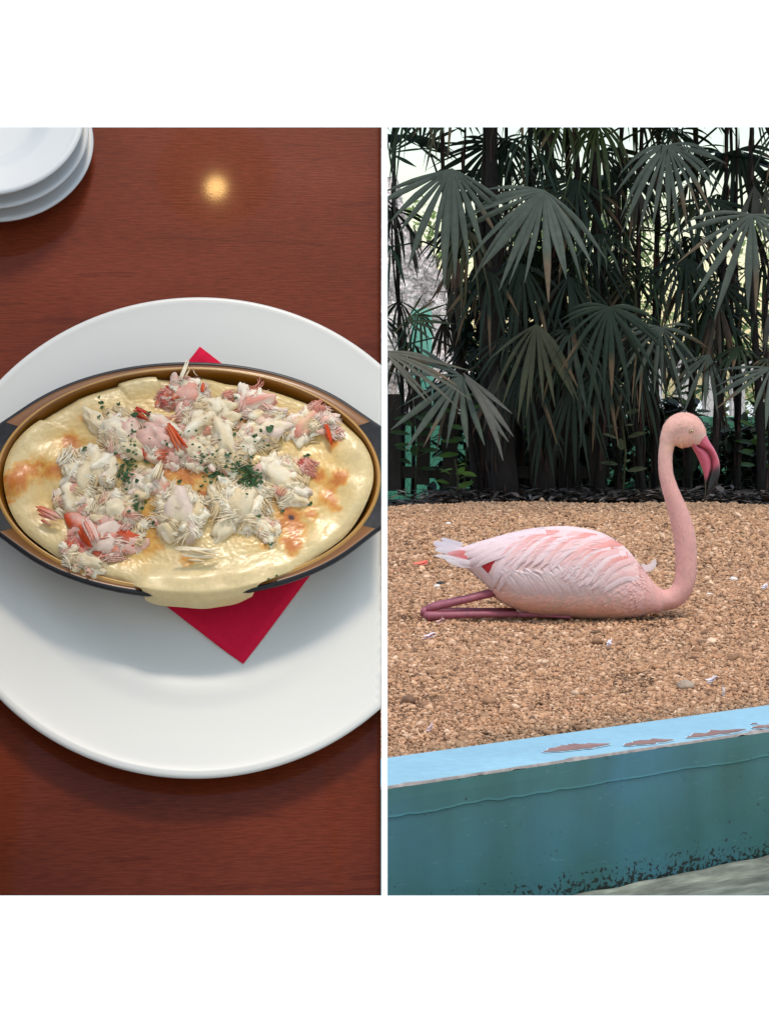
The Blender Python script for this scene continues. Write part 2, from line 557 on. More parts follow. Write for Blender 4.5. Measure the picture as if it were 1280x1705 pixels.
for j in range(nR + 1):
    q = (j / nR) ** .8
    for k in range(nA):
        th = 2 * math.pi * k / nA
        ef = edgefac(th); rr = rin(th) * .972
        f = q * ef
        x, y = f * rr * math.cos(th), f * rr * math.sin(th)
        z = cheese_h(x, y, f, 0)
        # where it spills it rises to lie on the rim, then hangs over it
        sw = max(0, min(1, (ef - 1.0) / .09)); sw = sw * sw * (3 - 2 * sw)
        up = max(0, min(1, (f - .80) / .18)); up = up * up * (3 - 2 * up)
        zs_ = z * (1 - up) + (HR + .0050 + .0012 * noise.noise(Vector((x * 70, y * 70, 0)))) * up
        fo_ = rout(th) / rr; dn = min(1, max(0, f - fo_ + .035) / max(.02, ef - fo_ + .035)) if ef > 1.01 else 0; zs_ -= .020 * (1 - math.sqrt(max(0, 1 - dn * dn)))
        e = max(0, (q - .93) / .07); zn_ = z - .004 * e * e
        if ef > .985: zn_ += .004 * max(0, (q - .8) / .2)
        z = zn_ * (1 - sw) + zs_ * sw
        V.append((x, y, z)); cc.append(cheese_col(x, y, f * (1 - sw) + (.86 + .1 * q) * sw) * np.array([.80, .69, .46]))
for j in range(nR):
    for k in range(nA):
        a = j * nA + k; b_ = j * nA + (k + 1) % nA
        F.append((a, b_, b_ + nA, a + nA))
chs = mobj('cheese_gratin', V, F, m_cheese, col=cc, M=at(du, dv, DW))
tag(chs, 'creamy browned cheese sauce filling the oval dish and spilling over its rim', 'gratin')
cut_right(chs)
cheese_bvh = BVHTree.FromPolygons([Vector(v) for v in V], F)
def ch_top(x, y):
    h = cheese_bvh.ray_cast(Vector((x, y, .2)), Vector((0, 0, -1)))
    return h[0].z if h[0] else .046

# ---- crab meat
m_crab = mat('flaked_crab_meat', attr=True, rough=.42, var=(500, .06), spec=.25, trans=.15)
PX = .00045
rc = random.Random(21)
WHITE = [lin(246, 230, 198), lin(250, 238, 212), lin(240, 220, 182), lin(234, 208, 162)]
PINK = [lin(236, 188, 168), lin(226, 150, 128), lin(236, 210, 190)]
RED = [lin(214, 78, 30), lin(196, 52, 36), lin(222, 110, 66)]
def strand(g, p, dr, L_, w, col, curl, lift, tip=None):
    dr = Vector(dr).normalized()
    side = dr.cross(Vector((0, 0, 1)));
    if side.length < .1: side = Vector((1, 0, 0))
    side.normalize(); n_ = 5
    V = []; F = []; Cc = []
    pos = Vector(p)
    tw = rc.uniform(-1, 1)
    for i in range(n_ + 1):
        t = i / n_
        ww = w * (math.sin(math.pi * (.12 + .80 * t)) ** .8)
        sd = (Matrix.Rotation(tw * t * 1.5, 3, dr) @ side)
        nrm = sd.cross(dr).normalized()
        if nrm.z < 0: nrm = -nrm
        V += [pos - sd * ww * .5, pos + nrm * ww * .32, pos + sd * ww * .5, pos - nrm * ww * .22]
        c = np.array(col)
        if tip is not None: c = c * (1 - t) + np.array(tip) * t
        Cc += [c * rc.uniform(.93, 1.05)] * 4
        dr = (Matrix.Rotation(curl / n_, 3, 'Z') @ dr); dr.z += lift / n_; dr.normalize()
        side = (side - dr * side.dot(dr)).normalized()
        pos = pos + dr * (L_ / n_)
    for i in range(n_):
        for k in range(4):
            a = i * 4 + k; b_ = i * 4 + (k + 1) % 4
            F.append((a, b_, b_ + 4, a + 4))
    F += [(3, 2, 1, 0), (n_ * 4, n_ * 4 + 1, n_ * 4 + 2, n_ * 4 + 3)]
    g.add(V, F, Cc)
def clump(px, py, r, pal, label, n=70, accent=None, elong=1, ang=0, hgt=.38, size=1.0, core=True):
    x0, y0 = d2(px, py, .046)
    rr = r * PX
    g = G()
    zb = ch_top(x0, y0)
    ca, sa = math.cos(ang), math.sin(ang)
    def pt(a, q):
        ex, ey = q * math.cos(a) * elong, q * math.sin(a) / elong ** .5
        return ex * ca - ey * sa, ex * sa + ey * ca
    # torn lumps: ridged, fibrous blobs leaning on one another
    nl = max(5, int(8 + r / 4)) if core else 0
    for i in range(nl):
        a = rc.uniform(0, 6.28); q = rr * (0 if i == 0 else rc.uniform(.25, 1.0))
        ex, ey = pt(a, q)
        br = rr * (rc.uniform(.22, .40) if i else .55)
        zc = ch_top(x0 + ex, y0 + ey) - zb + rr * hgt * .34 * max(0, 1 - (q / rr) ** 2)
        az = ang + rc.gauss(0, .9); st = rc.uniform(1.15, 1.9)
        col = np.array(rc.choice(pal)); c2 = np.array(rc.choice(accent[0])) if accent and rc.random() < accent[1] * 1.3 else np.array(rc.choice(pal))
        bm = bmesh.new(); bmesh.ops.create_icosphere(bm, subdivisions=3, radius=1)
        VV_ = []; CC_ = []
        sd_ = rc.uniform(0, 50); rot = Matrix.Rotation(az, 3, 'Z') @ Matrix.Rotation(rc.uniform(-.5, .5), 3, 'Y')
        for v in bm.verts:
            p = v.co
            f1 = noise.noise(Vector((p.x * .9 + sd_, p.y * 1.2, p.z * 1.2)))
            rdg = 1 - 2 * abs(noise.noise(Vector((p.x * 1.0, p.y * 4.2 + sd_, p.z * 4.2))))
            rd2 = 1 - 2 * abs(noise.noise(Vector((p.x * 2.0, p.y * 9 + sd_, p.z * 9))))
            f = 1 + .60 * f1 + .34 * rdg + .20 * rd2
            w_ = rot @ Vector((p.x * st * f, p.y * f / st ** .4, p.z * f * .62)) * br
            VV_.append(Vector((ex, ey, zc)) + w_)
            m_ = min(1, max(0, .5 + f1 * 1.4))
            CC_.append((col * (1 - m_) + c2 * m_) * (.86 + .14 * rdg))
        g.add(VV_, [tuple(v.index for v in f_.verts) for f_ in bm.faces], CC_); bm.free()
    nb_ = int(n * .30) + 6
    for i in range(nb_):
        a = rc.uniform(0, 6.28); q = rr * math.sqrt(rc.random()) * 1.08
        ex, ey = pt(a, q)
        k_ = max(0, 1 - (q / rr / 1.1) ** 2)
        z = ch_top(x0 + ex, y0 + ey) - zb + rr * hgt * (.12 + .95 * k_ ** .7) * rc.uniform(.75, 1.1) + .0003
        da = (ang if rc.random() < .5 else a + rc.choice((-1, 1)) * 1.57) + rc.gauss(0, .65)
        out_ = math.cos(da - a) * q / rr
        di = Vector((math.cos(da), math.sin(da), -out_ * hgt * 1.2 + rc.uniform(-.12, .12))).normalized()
        sidev = di.cross(Vector((0, 0, 1))).normalized()
        L_ = PX * rc.uniform(20, 42) * (.7 + r / 110); nf = rc.randint(9, 15); fw = PX * rc.uniform(.9, 1.6)
        curl = rc.gauss(0, .9); lift = -rc.uniform(.1, .7)
        col = np.array(rc.choice(pal)); tip = None
        if accent and rc.random() < accent[1]:
            col = np.array(rc.choice(accent[0])); tip = rc.choice(pal)
        for j in range(nf):
            f_ = 2 * j / (nf - 1) - 1
            o_ = sidev * f_ * nf * fw * .42 + Vector((0, 0, 1)) * nf * fw * .22 * (1 - f_ * f_)
            l = L_ * rc.uniform(.65, 1.05) * (1 - .25 * f_ * f_)
            p0 = Vector((ex, ey, z)) + o_ - di * (L_ * .45 + rc.uniform(-.12, .12) * L_)
            d_ = (di + sidev * (f_ * .10 + rc.gauss(0, .04))).normalized()
            strand(g, p0, d_, l, fw * rc.uniform(1.3, 2.2), col * rc.uniform(.92, 1.05), curl + rc.gauss(0, .25), lift + rc.gauss(0, .12), tip)
    for i in range(int(n * .18)):
        a = rc.uniform(0, 6.28); q = rr * rc.uniform(.5, 1.2); ex, ey = pt(a, q)
        z = ch_top(x0 + ex, y0 + ey) - zb + rr * hgt * .5 * max(0, 1 - (q / rr / 1.1) ** 2) + .0006
        da = rc.uniform(0, 6.28); di = Vector((math.cos(da), math.sin(da), rc.uniform(-.1, .15))); L_ = PX * rc.uniform(10, 26)
        strand(g, Vector((ex, ey, z)) - di * L_ * .5, di, L_, PX * rc.uniform(1.0, 1.8), rc.choice(pal), rc.uniform(-2.6, 2.6), -.2)
    o = g.build('crab_meat', m_crab, M=at(du + x0, dv + y0, DW + zb))
    return tag(o, label, 'crab meat', 'heaps of crab meat on the gratin')
rd = math.radians
CRS = .88
CL = [
 (205, 725, 42, WHITE, 'pale crab flakes left of the red piece, heaped at upper left', 80, (PINK, .2), 1, 0),
 (150, 782, 38, WHITE, 'ribbed white crab lump on the left beside a browned cheese patch', 60, (PINK, .15), 1.2, rd(-25)),
 (130, 832, 34, WHITE, 'round white crab ball above the red piece at far left', 60, (PINK, .25), 1, 0),
 (196, 852, 34, WHITE, 'pink tinged crab heap at lower left above the orange lump', 70, (PINK, .45), .9, 0),
 (245, 812, 26, WHITE, 'small loose crab shreds below the left parsley cluster', 40, (PINK, .3), 1.2, rd(-20)),
 (302, 858, 42, WHITE, 'round fluffy white crab ball at the bottom centre', 120, (PINK, .12), 1, 0),
 (398, 848, 40, WHITE, 'brightest white crab lump just below the big parsley cluster', 90, None, 1.15, rd(-35)),
 (438, 880, 20, WHITE, 'small white crab tail reaching down beside a charred spot', 30, (PINK, .2), 1.3, rd(-40)),
 (468, 800, 38, WHITE, 'wispy crab shreds to the right of the big parsley cluster', 70, (PINK, .15), 1, 0),
 (438, 718, 36, WHITE, 'white crab flakes at upper right, topped with a parsley leaf', 70, (PINK, .2), 1.1, rd(30)),
 (345, 700, 38, WHITE, 'pale crab flakes just right of the orange leg piece', 70, (PINK, .3), 1.1, 0),
 (380, 752, 38, WHITE, 'cream crab heap in the middle directly above the parsley', 80, (PINK, .12), 1, 0),
 (330, 760, 28, WHITE, 'thin crab shreds in the centre below the orange leg piece', 50, (PINK, .3), 1, 0),
 (312, 655, 32, PINK + WHITE[:2], 'pink crab tuft with a wisp reaching over the back rim', 55, (RED, .12), 1.1, rd(60)),
 (282, 662, 16, PINK, 'small pink crab tuft under the back rim on bare cheese', 24, (RED, .3), 1.2, rd(20)),
 (276, 742, 42, PINK + WHITE[:2], 'large pink crab heap surrounding the orange leg piece', 90, (RED, .2), 1, 0),
 (424, 675, 30, PINK + [WHITE[1]], 'flat pink crab strip lying near the back rim at right', 46, None, 1.7, rd(-12)),
 (505, 706, 30, WHITE, 'flat pale crab strip at right below the rim', 40, (PINK, .25), 1.9, rd(5)),
 (545, 700, 18, PINK, 'slim pink crab strip leaning on the right inner wall', 22, (RED, .15), 2.2, rd(-62)),
 (503, 776, 13, PINK, 'tiny pink crab flake alone on the right below a leaf', 16, (RED, .1), 1.4, rd(-15)),
 (172, 898, 40, PINK, 'orange pink crab lump at the lower left edge of the topping', 80, (RED, .35), 1.2, rd(15)),
 (140, 930, 24, WHITE, 'white crab fringe hanging towards the lower left rim', 40, (PINK, .2), 1.5, rd(-35)),
 (228, 888, 13, WHITE, 'narrow upright white crab shred right of the orange lump', 14, None, 2.0, rd(80)),
]
for c in CL: clump(c[0], c[1], c[2], c[3], c[4], int(c[5] * 1.25), c[6], c[7], c[8])
# solid leg pieces: a lobed tapering chunk of fibres laid side by side
def stick(px, py, L_, w, ang, pal, label, nf=9, tipc=None):
    x0, y0 = d2(px, py, .05); zb = ch_top(x0, y0)
    g = G(); ca, sa = math.cos(ang), math.sin(ang)
    for i in range(nf):
        o_ = (i / (nf - 1) - .5) * w * PX
        l = L_ * PX * (1 - 1.1 * (2 * i / (nf - 1) - 1) ** 2 * .5) * rc.uniform(.85, 1.1)
        z = .010 * (1 - (2 * i / (nf - 1) - 1) ** 2) * (w / 22) + .003
        p = Vector((-sa * o_ - ca * l * .5, ca * o_ - sa * l * .5, z))
        strand(g, p, (ca, sa, .05), l, w * PX / nf * 2.1, rc.choice(pal), rc.uniform(-.25, .25), -.25, tipc)
    o = g.build('crab_stick', m_crab, M=at(du + x0, dv + y0, DW + zb))
    tag(o, label, 'crab meat', 'solid crab leg pieces on the gratin')
stick(292, 738, 58, 24, rd(-62), RED, 'bright orange crab leg piece standing out in the pink heap', 9)
stick(238, 694, 30, 22, rd(-30), RED, 'small red crab piece under a green leaf at upper left', 7)
stick(82, 858, 44, 20, rd(-28), RED, 'orange red crab piece lying alone at far left on cheese', 7, PINK[0])
stick(152, 895, 44, 36, rd(-60), RED[:1] + PINK, 'deep orange split crab piece at the lower left', 9)
stick(338, 644, 22, 9, rd(85), RED, 'short red crab sliver below the back rim', 4)
stick(330, 924, 78, 20, rd(-6), WHITE, 'single smooth white crab stick lying on cheese at the bottom', 8)
stick(308, 618, 44, 9, rd(68), WHITE, 'thin pale crab wisp pointing up over the back rim', 4)
stick(262, 790, 40, 18, rd(75), WHITE, 'stout white crab piece below the pink heap', 6)
stick(548, 722, 40, 10, rd(-75), RED, 'thin orange crab sliver along the right inner wall', 4)

# ---- parsley
m_pars = mat('dried_parsley', (.034, .090, .020), .6, var=(200, .5), trans=.1)
def leaf_bits(g, x, y, z, s, rg):
    a0 = rg.uniform(0, 6.28); k = rg.choice([5, 6, 7, 8])
    tilt = Matrix.Rotation(rg.uniform(-.7, .7), 3, 'X') @ Matrix.Rotation(rg.uniform(-.7, .7), 3, 'Y')
    V = [tilt @ Vector((0, 0, s * .15))]
    el = rg.uniform(.45, 1)
    for i in range(k):
        a = a0 + 2 * math.pi * i / k; r = s * rg.uniform(.55, 1.1)
        q = tilt @ Vector((r * math.cos(a), r * math.sin(a) * el, rg.uniform(-.25, .25) * s)); V.append(q)
    g.add([v + Vector((x, y, z)) for v in V], [(0, 1 + i, 1 + (i + 1) % k) for i in range(k)])
rp = random.Random(4)
# surface of everything on the dish, for laying the parsley
def top_of_food():
    Vs = []; Fs = []
    for o in COL.objects:
        if o.name.split('.')[0] in ('crab_meat', 'crab_stick', 'cheese_gratin'):
            off = len(Vs); Mx = Ti @ o.matrix_basis
            Vs += [Mx @ v.co for v in o.data.vertices]
            Fs += [tuple(i + off for i in p.vertices) for p in o.data.polygons]
    return BVHTree.FromPolygons(Vs, Fs)
food = top_of_food()
def fpos(px, py):
    d = (P(px, py, 1.0) - CAM)
    o = Ti @ CAM; e = (Ti.to_3x3() @ d).normalized()
    h = food.ray_cast(o, e)
    return h[0] if h[0] else Vector((*uv(px, py, DW + .05), DW + .05))
g = G(); o0 = fpos(412, 790)
for cxp, cyp, sx, sy, n_, s_ in ((412, 792, 14, 12, 75, 4.6), (398, 775, 14, 7, 25, 4), (420, 806, 10, 7, 30, 4.6), (214, 780, 9, 14, 36, 4.4), (206, 796, 7, 6, 12, 4.4), (222, 740, 5, 22, 22, 3.4), (228, 842, 9, 8, 12, 4.8),
                                 (340, 770, 11, 16, 16, 4), (362, 792, 14, 7, 12, 5), (330, 735, 26, 30, 7, 3.6), (380, 740, 42, 34, 12, 4), (430, 740, 14, 8, 4, 4.4), (250, 720, 40, 30, 6, 3.6), (300, 800, 60, 24, 4, 3.6)):
    for _ in range(n_):
        q = fpos(rp.gauss(cxp, sx * .75), rp.gauss(cyp, sy * .75))
        leaf_bits(g, q.x, q.y, q.z + .0012 + rp.random() * .0015, s_ * PX * rp.uniform(.6, 1.25), rp)
ps = g.build('parsley', m_pars, smooth=False, M=T)
tag(ps, 'dark green dried parsley crumbs sprinkled over the crab meat', 'parsley', kind='stuff')
PL_ = ['upper of two touching parsley flakes near the back left rim', 'lower of two touching parsley flakes near the back left rim', 'parsley flake on bare cheese just right of the touching pair',
       'lone parsley sliver on cheese a little below the touching pair', 'small parsley speck left of the white crab at upper left', 'tiny parsley flake closest to the back left rim',
       'broad parsley leaf tip lying on the small red crab piece', 'dark parsley curl at the right end of the small red crab piece', 'dark parsley flake on the browned cheese at upper left',
       'parsley flake on the ribbed white crab lump', 'big lone parsley leaf on cheese at the far right', 'parsley leaf on the crab flakes at upper right', 'parsley bit on the browned patch near the back rim', 'upright parsley flake in the crab at upper right, lower one',
       'parsley flake beside the fluffy white crab ball, upper one', 'parsley sliver beside the fluffy white crab ball, lower one', 'parsley sliver on cheese below the charred spot', 'parsley flake at far right under the lone leaf', 'parsley speck just above the browned spots at right',
       'parsley flake on the brightest white crab lump', 'parsley speck at the lip of the spilled sauce', 'parsley sliver above the fluffy white crab ball', 'parsley speck between the crab ball and the big cluster', 'round parsley leaf just left of the big cluster',
       'dark parsley curl beside the stout white crab piece', 'parsley flake just above the big cluster, right one', 'parsley flake just above the big cluster, left one', 'parsley speck on the right edge of the spilled sauce']
for _k, (px_, py_, s_) in enumerate([(168, 671, 6), (170, 679, 5), (197, 674, 4), (179, 690, 4), (164, 695, 4), (165, 662, 3), (224, 692, 8), (246, 690, 6), (140, 748, 7), (193, 755, 5), (509, 761, 8), (448, 714, 8), (402, 698, 6), (424, 727, 6),
                       (257, 852, 6), (255, 872, 4), (450, 907, 6), (516, 840, 5), (470, 852, 4), (430, 860, 5), (447, 965, 3), (298, 803, 5), (335, 810, 4), (352, 794, 8), (245, 768, 6), (418, 762, 7), (380, 758, 7), (460, 960, 3)]):
    q = fpos(px_, py_)
    g = G(); leaf_bits(g, 0, 0, .0008, s_ * PX * 1.05, rp); leaf_bits(g, s_ * PX * .5, s_ * PX * .4, .0009, s_ * PX * .7, rp)
    o = g.build('parsley_flake', m_pars, smooth=False, M=T @ Matrix.Translation(q))
    tag(o, PL_[_k], 'parsley', 'loose parsley flakes')

# ------------------------------------------------------------------ RIGHT: low blue wall in front of the gravel
a0 = Vector((0.0046, 2.735)); a1 = Vector((0.683, 3.195))
wd_ = (a1 - a0).normalized(); wnrm = Vector((-wd_.y, wd_.x))          # towards the gravel
ZT = .004
COPW = .172
def WP(s, t, z): return Vector((a0.x + wd_.x * s + wnrm.x * t, a0.y + wd_.y * s + wnrm.y * t, z))
WM = Matrix(((wd_.x, wnrm.x, 0, a0.x), (wd_.y, wnrm.y, 0, a0.y), (0, 0, 1, 0), (0, 0, 0, 1)))
m_top = mat('light_blue_paint', lin(140, 180, 195), .55, var=[(6, .08), (60, .06)], bump=(40, .15, .002), spec=.4)
m_teal = mat('teal_paint', (.5, .5, .5), .42, spec=.45)
nt = m_teal.node_tree; N = nt.nodes; L = nt.links; b = N['Principled BSDF']
tc = N.new('ShaderNodeTexCoord')
cA = ramp(nz(3.0, (1, 1, 1), 4, .3), [(.35, lin(44, 90, 84)), (.5, lin(51, 101, 103)), (.68, lin(56, 108, 124))])
vert = ramp(nz(7, (1.5, 1, .22), 4, .4), [(.35, (.86, .88, .86)), (.65, (1.1, 1.08, 1.06))])
cB = mixc(cA, vert, .9, 'MULTIPLY')
scr = ramp(nz(55, (.35, 1, 1.9), 5, 2.2), [(.66, (0, 0, 0)), (.74, (.05, .06, .06))])
cC = mixc(cB, scr, 1.0, 'ADD')
# black algae speckle just above the ledge
sep = N.new('ShaderNodeSeparateXYZ'); L.new(tc.outputs['Object'], sep.inputs[0])
mr = N.new('ShaderNodeMapRange'); mr.inputs[1].default_value = -.232; mr.inputs[2].default_value = -.165; mr.inputs[3].default_value = .20; mr.inputs[4].default_value = -.08
L.new(sep.outputs[2], mr.inputs[0])
ad = N.new('ShaderNodeMath'); ad.operation = 'ADD'; L.new(nz(120, (1, 1, 1.1), 5, .6), ad.inputs[0]); L.new(mr.outputs[0], ad.inputs[1])
msk = ramp(ad.outputs[0], [(.60, (0, 0, 0)), (.64, (1, 1, 1))])
blk = N.new('ShaderNodeRGB'); blk.outputs[0].default_value = (.008, .016, .014, 1)
L.new(mixc(cC, blk.outputs[0], msk), b.inputs['Base Color'])
bp = N.new('ShaderNodeBump'); bp.inputs['Strength'].default_value = .25; bp.inputs['Distance'].default_value = .003
L.new(nz(26, (1, 1, 1), 6), bp.inputs['Height']); L.new(bp.outputs[0], b.inputs['Normal'])
m_chip = mat('chipped_edge', lin(150, 140, 134), .9, var=(60, .3))
m_bare = mat('bare_brown_render', lin(140, 106, 98), .8, var=[(14, .18), (70, .15)], bump=(70, .4, .002))
m_pale = mat('pale_undercoat', lin(196, 222, 232), .6)

bw = thing('low_wall', 'low light blue and teal painted wall with peeling top, edging the gravel', 'wall', WM)
s0, s1, n = -1.9, 2.6, 640
# coping: top sheet, chipped front edge, lip
g = G(); V = []; F = []
rows = 5
for i in range(n + 1):
    s = s0 + (s1 - s0) * i / n
    j1 = .0035 * noise.noise(Vector((s * 22, 0, 3))) + .0025 * noise.noise(Vector((s * 70, 0, 8)))
    chip = max(0, noise.noise(Vector((s * 12, 5, 0))) - .32) * .03
    V += [(s, COPW, ZT + .001), (s, COPW * .5, ZT + .0015 * noise.noise(Vector((s * 5, 1, 1)))), (s, .0016 + abs(j1) * .6 + chip, ZT), (s, .0008 + abs(j1) * .4 + chip * .5, ZT - .0015 - chip * .4), (s, .0002, ZT - .005 + j1)]
for i in range(n):
    for j in range(rows - 1):
        a = i * rows + j
        F.append((a, a + 1, a + 1 + rows, a + rows)); g.fm.append(1 if j >= 2 else 0)
g.V = V; g.F = F; g.C = [(1, 1, 1)] * len(V)
g.build('coping', [m_top, m_chip], bw)
# front face: upper band with ragged overlapping paint edge, face below
V = []; F = []
for i in range(n + 1):
    s = s0 + (s1 - s0) * i / n
    lip = -.044 + .0035 * noise.noise(Vector((s * 9, 3, 3))) + .002 * noise.noise(Vector((s * 40, 3, 3)))
    wv = .0015 * noise.noise(Vector((s * 3, 0, 9)))
    V += [(s, .0002, ZT - .0045), (s, -.0008 + wv, -.018), (s, -.0012 + wv, lip + .004), (s, -.0022 + wv, lip + .001), (s, -.0004 + wv, lip - .0012), (s, wv, -.10), (s, wv * 1.5, -.17), (s, 0, -.243)]
for i in range(n):
    for j in range(7):
        a = i * 8 + j; F.append((a, a + 1, a + 9, a + 8))
mobj('wall_face', V, F, m_teal, bw, smooth=False)
g = G(); g.box((s0, .004, -.25), (s1, COPW - .001, ZT - .012)); g.build('core', m_bare, bw, smooth=False)
rq = random.Random(3)
Wi = WM.inverted()
def wl(px, py):
    d = P(px, py, 1) - CAM; t = (ZT - H) / d.z
    q = Wi @ (CAM + d * t); return q.x, q.y
for (xa, ya, xb, yb, th) in ((903, 1254, 1016, 1240, .020), (1038, 1243, 1122, 1233, .017), (1142, 1230, 1243, 1216, .016), (1252, 1214, 1300, 1209, .012), (1250, 1207, 1262, 1206, .004)):
    A_ = Vector(wl(xa, ya)); B_ = Vector(wl(xb, yb)); ax = B_ - A_; no = Vector((-ax.y, ax.x)).normalized()
    for kind, zz, gr in (('undercoat', .0012, .0035), ('peeled_patch', .0022, 0)):
        V = []; m_ = 34
        for i in range(m_):
            t = i / (m_ - 1)
            e = (max(0, math.sin(math.pi * t)) ** .75)
            u_ = th * e * (1.3 + .9 * noise.noise(Vector((t * 6 + xa, 1, 0))) + .4 * noise.noise(Vector((t * 20 + xa, 1, 0)))) + gr
            l_ = th * e * (.55 + .7 * noise.noise(Vector((t * 7 + xa, 9, 0)))) + gr
            p = A_ + ax * t
            V += [(p.x + no.x * u_, p.y + no.y * u_, ZT + zz), (p.x - no.x * l_, p.y - no.y * l_, ZT + zz)]
        F = [(2 * i, 2 * i + 1, 2 * i + 3, 2 * i + 2) for i in range(m_ - 1)]
        mobj(kind, V, F, m_bare if kind == 'peeled_patch' else m_pale, bw)
# mossy ledge at the foot
m_ledge = mat('mossy_ledge', lin(108, 112, 100), .85, var=[(4, .3), (14, .5), (50, .3)], bump=(18, .6, .006), stretch=(.6, 3, 3))
V = []; F = []
prof = [(-.0, -.2355), (-.0, -.222), (-.006, -.217), (-.013, -.216), (-.019, -.220), (-.021, -.227), (-.028, -.229), (-.075, -.229), (-.15, -.2285), (-.30, -.229), (-.30, -.241)]
for i in range(n + 1):
    s = s0 + (s1 - s0) * i / n
    for j, (t, z) in enumerate(prof):
        k = .003 * noise.noise(Vector((s * 14, t * 60, 2)))
        V.append((s, t + k * (1 < j < 9), z + k * (0 < j < 10)))
for i in range(n):
    for j in range(len(prof) - 1):
        a = i * len(prof) + j; F.append((a + 1, a, a + len(prof), a + 1 + len(prof)))
lg = mobj('stone_ledge', V, F, m_ledge, M=WM)
tag(lg, 'weathered greenish stone ledge at the foot of the teal wall', 'ledge')

# ------------------------------------------------------------------ gravel
m_sand = mat('gravel_bed', lin(112, 84, 62), .95, var=[(3, .15), (90, .5), (260, .5)], bump=(170, 1.0, .01), spec=.2)
def far_edge(x):
    return 9.55 + .35 * math.sin(x * 1.3 + .5) * .4 + (.25 if x > .45 else .25 * max(0, (x - .2) / .25)) + .10 * noise.noise(Vector((x * 4, 0, 0)))
V = []; F = []; nx_, ny_ = 220, 160
for i in range(nx_ + 1):
    s = s0 + (s1 - s0) * i / nx_
    a = WP(s, COPW - .004, 0)
    for j in range(ny_ + 1):
        t = j / ny_
        # fan out from the wall to the far edge
        xf = -4.5 + 9.5 * i / nx_
        yf = far_edge(xf)
        x = a.x + (xf - a.x) * t ** .9; y = a.y + (yf - a.y) * t
        z = .010 * noise.noise(Vector((x * 2.2, y * 1.4, 0))) + .004 * noise.noise(Vector((x * 9, y * 6, 4)))
        z -= .006
        if t > .97: z -= .08 * (t - .97) / .03
        V.append((x, y, z))
for i in range(nx_):
    for j in range(ny_):
        a = i * (ny_ + 1) + j; F.append((a, a + ny_ + 1, a + ny_ + 2, a + 1))
gb = mobj('gravel_ground', V, F, m_sand); gb['kind'] = 'structure'
gbvh = BVHTree.FromPolygons([Vector(v) for v in V], F)
def gz(x, y):
    h = gbvh.ray_cast(Vector((x, y, 1)), Vector((0, 0, -1))); return h[0].z if h[0] else -.006

m_grav = mat('gravel_stones', attr=True, rough=.9, var=(220, .22), spec=.25)
def ico():
    t = (1 + 5 ** .5) / 2
    v = np.array([(-1, t, 0), (1, t, 0), (-1, -t, 0), (1, -t, 0), (0, -1, t), (0, 1, t), (0, -1, -t), (0, 1, -t), (t, 0, -1), (t, 0, 1), (-t, 0, -1), (-t, 0, 1)], float)
    v /= np.linalg.norm(v[0])
    f = np.array([(0, 11, 5), (0, 5, 1), (0, 1, 7), (0, 7, 10), (0, 10, 11), (1, 5, 9), (5, 11, 4), (11, 10, 2), (10, 7, 6), (7, 1, 8), (3, 9, 4), (3, 4, 2), (3, 2, 6), (3, 6, 8), (3, 8, 9), (4, 9, 5), (2, 4, 11), (6, 2, 10), (8, 6, 7), (9, 8, 1)])
    return v, f
IV, IF = ico()
pts = []
def fill(ya, yb, spacing, size, xmul=.245, xoff=.10):
    y = ya
    while y < yb:
        x = -.02; xmax = y * xmul + xoff
        while x < xmax:
            xx = x + rng.uniform(-.5, .5) * spacing; yy = y + rng.uniform(-.5, .5) * spacing
            # keep behind the coping
            t = (xx - a0.x) * wnrm.x + (yy - a0.y) * wnrm.y
            if t > COPW + .006 and yy < far_edge(xx) - .02:
                if noise.noise(Vector((xx * 5, yy * 3, 7))) > -.45 or rng.random() < .5:
                    pts.append((xx, yy, size * rng.lognormal(0, .34)))
            x += spacing
        y += spacing
fill(2.85, 4.2, .0062, .0036)
fill(4.2, 6.0, .0088, .0046)
fill(6.0, 9.8, .0145, .0066)
_n0 = len(pts)
def fill_left(ya, yb, spacing, size):
    y = ya
    while y < yb:
        for x in np.arange(-1.1, -.03, spacing):
            xx = x + rng.uniform(-.5, .5) * spacing; yy = y + rng.uniform(-.5, .5) * spacing
            t = (xx - a0.x) * wnrm.x + (yy - a0.y) * wnrm.y
            if t > COPW + .006 and yy < far_edge(xx) - .02: pts.append((xx, yy, size * rng.lognormal(0, .34)))
        y += spacing
fill_left(2.2, 9.8, .019, .0088)
n = len(pts)
pa = np.array(pts)
zz = np.array([gz(p[0], p[1]) for p in pts])
sc = pa[:, 2:3] * rng.uniform(.6, 1.35, (n, 3)); sc[:, 2] *= .60
ang = rng.uniform(0, 6.283, n); tl = rng.uniform(-.8, .8, n)
Vv = IV[None] * (1 + rng.uniform(-.42, .38, (n, 12, 1)))
Vv = Vv * sc[:, None, :]
c_, s_ = np.cos(tl)[:, None], np.sin(tl)[:, None]
yv = Vv[..., 1] * c_ - Vv[..., 2] * s_; zv = Vv[..., 1] * s_ + Vv[..., 2] * c_
c_, s_ = np.cos(ang)[:, None], np.sin(ang)[:, None]
xr = Vv[..., 0] * c_ - yv * s_; yr = Vv[..., 0] * s_ + yv * c_
VV2 = np.stack([xr + pa[:, 0:1], yr + pa[:, 1:2], zv + zz[:, None] + pa[:, 2:3] * .35], -1).reshape(-1, 3)
FF2 = (IF[None] + (np.arange(n) * 12)[:, None, None]).reshape(-1, 3)
me = bpy.data.meshes.new('gravel')
me.vertices.add(len(VV2)); me.vertices.foreach_set('co', VV2.astype(np.float32).ravel())
me.loops.add(len(FF2) * 3); me.loops.foreach_set('vertex_index', FF2.astype(np.int32).ravel())
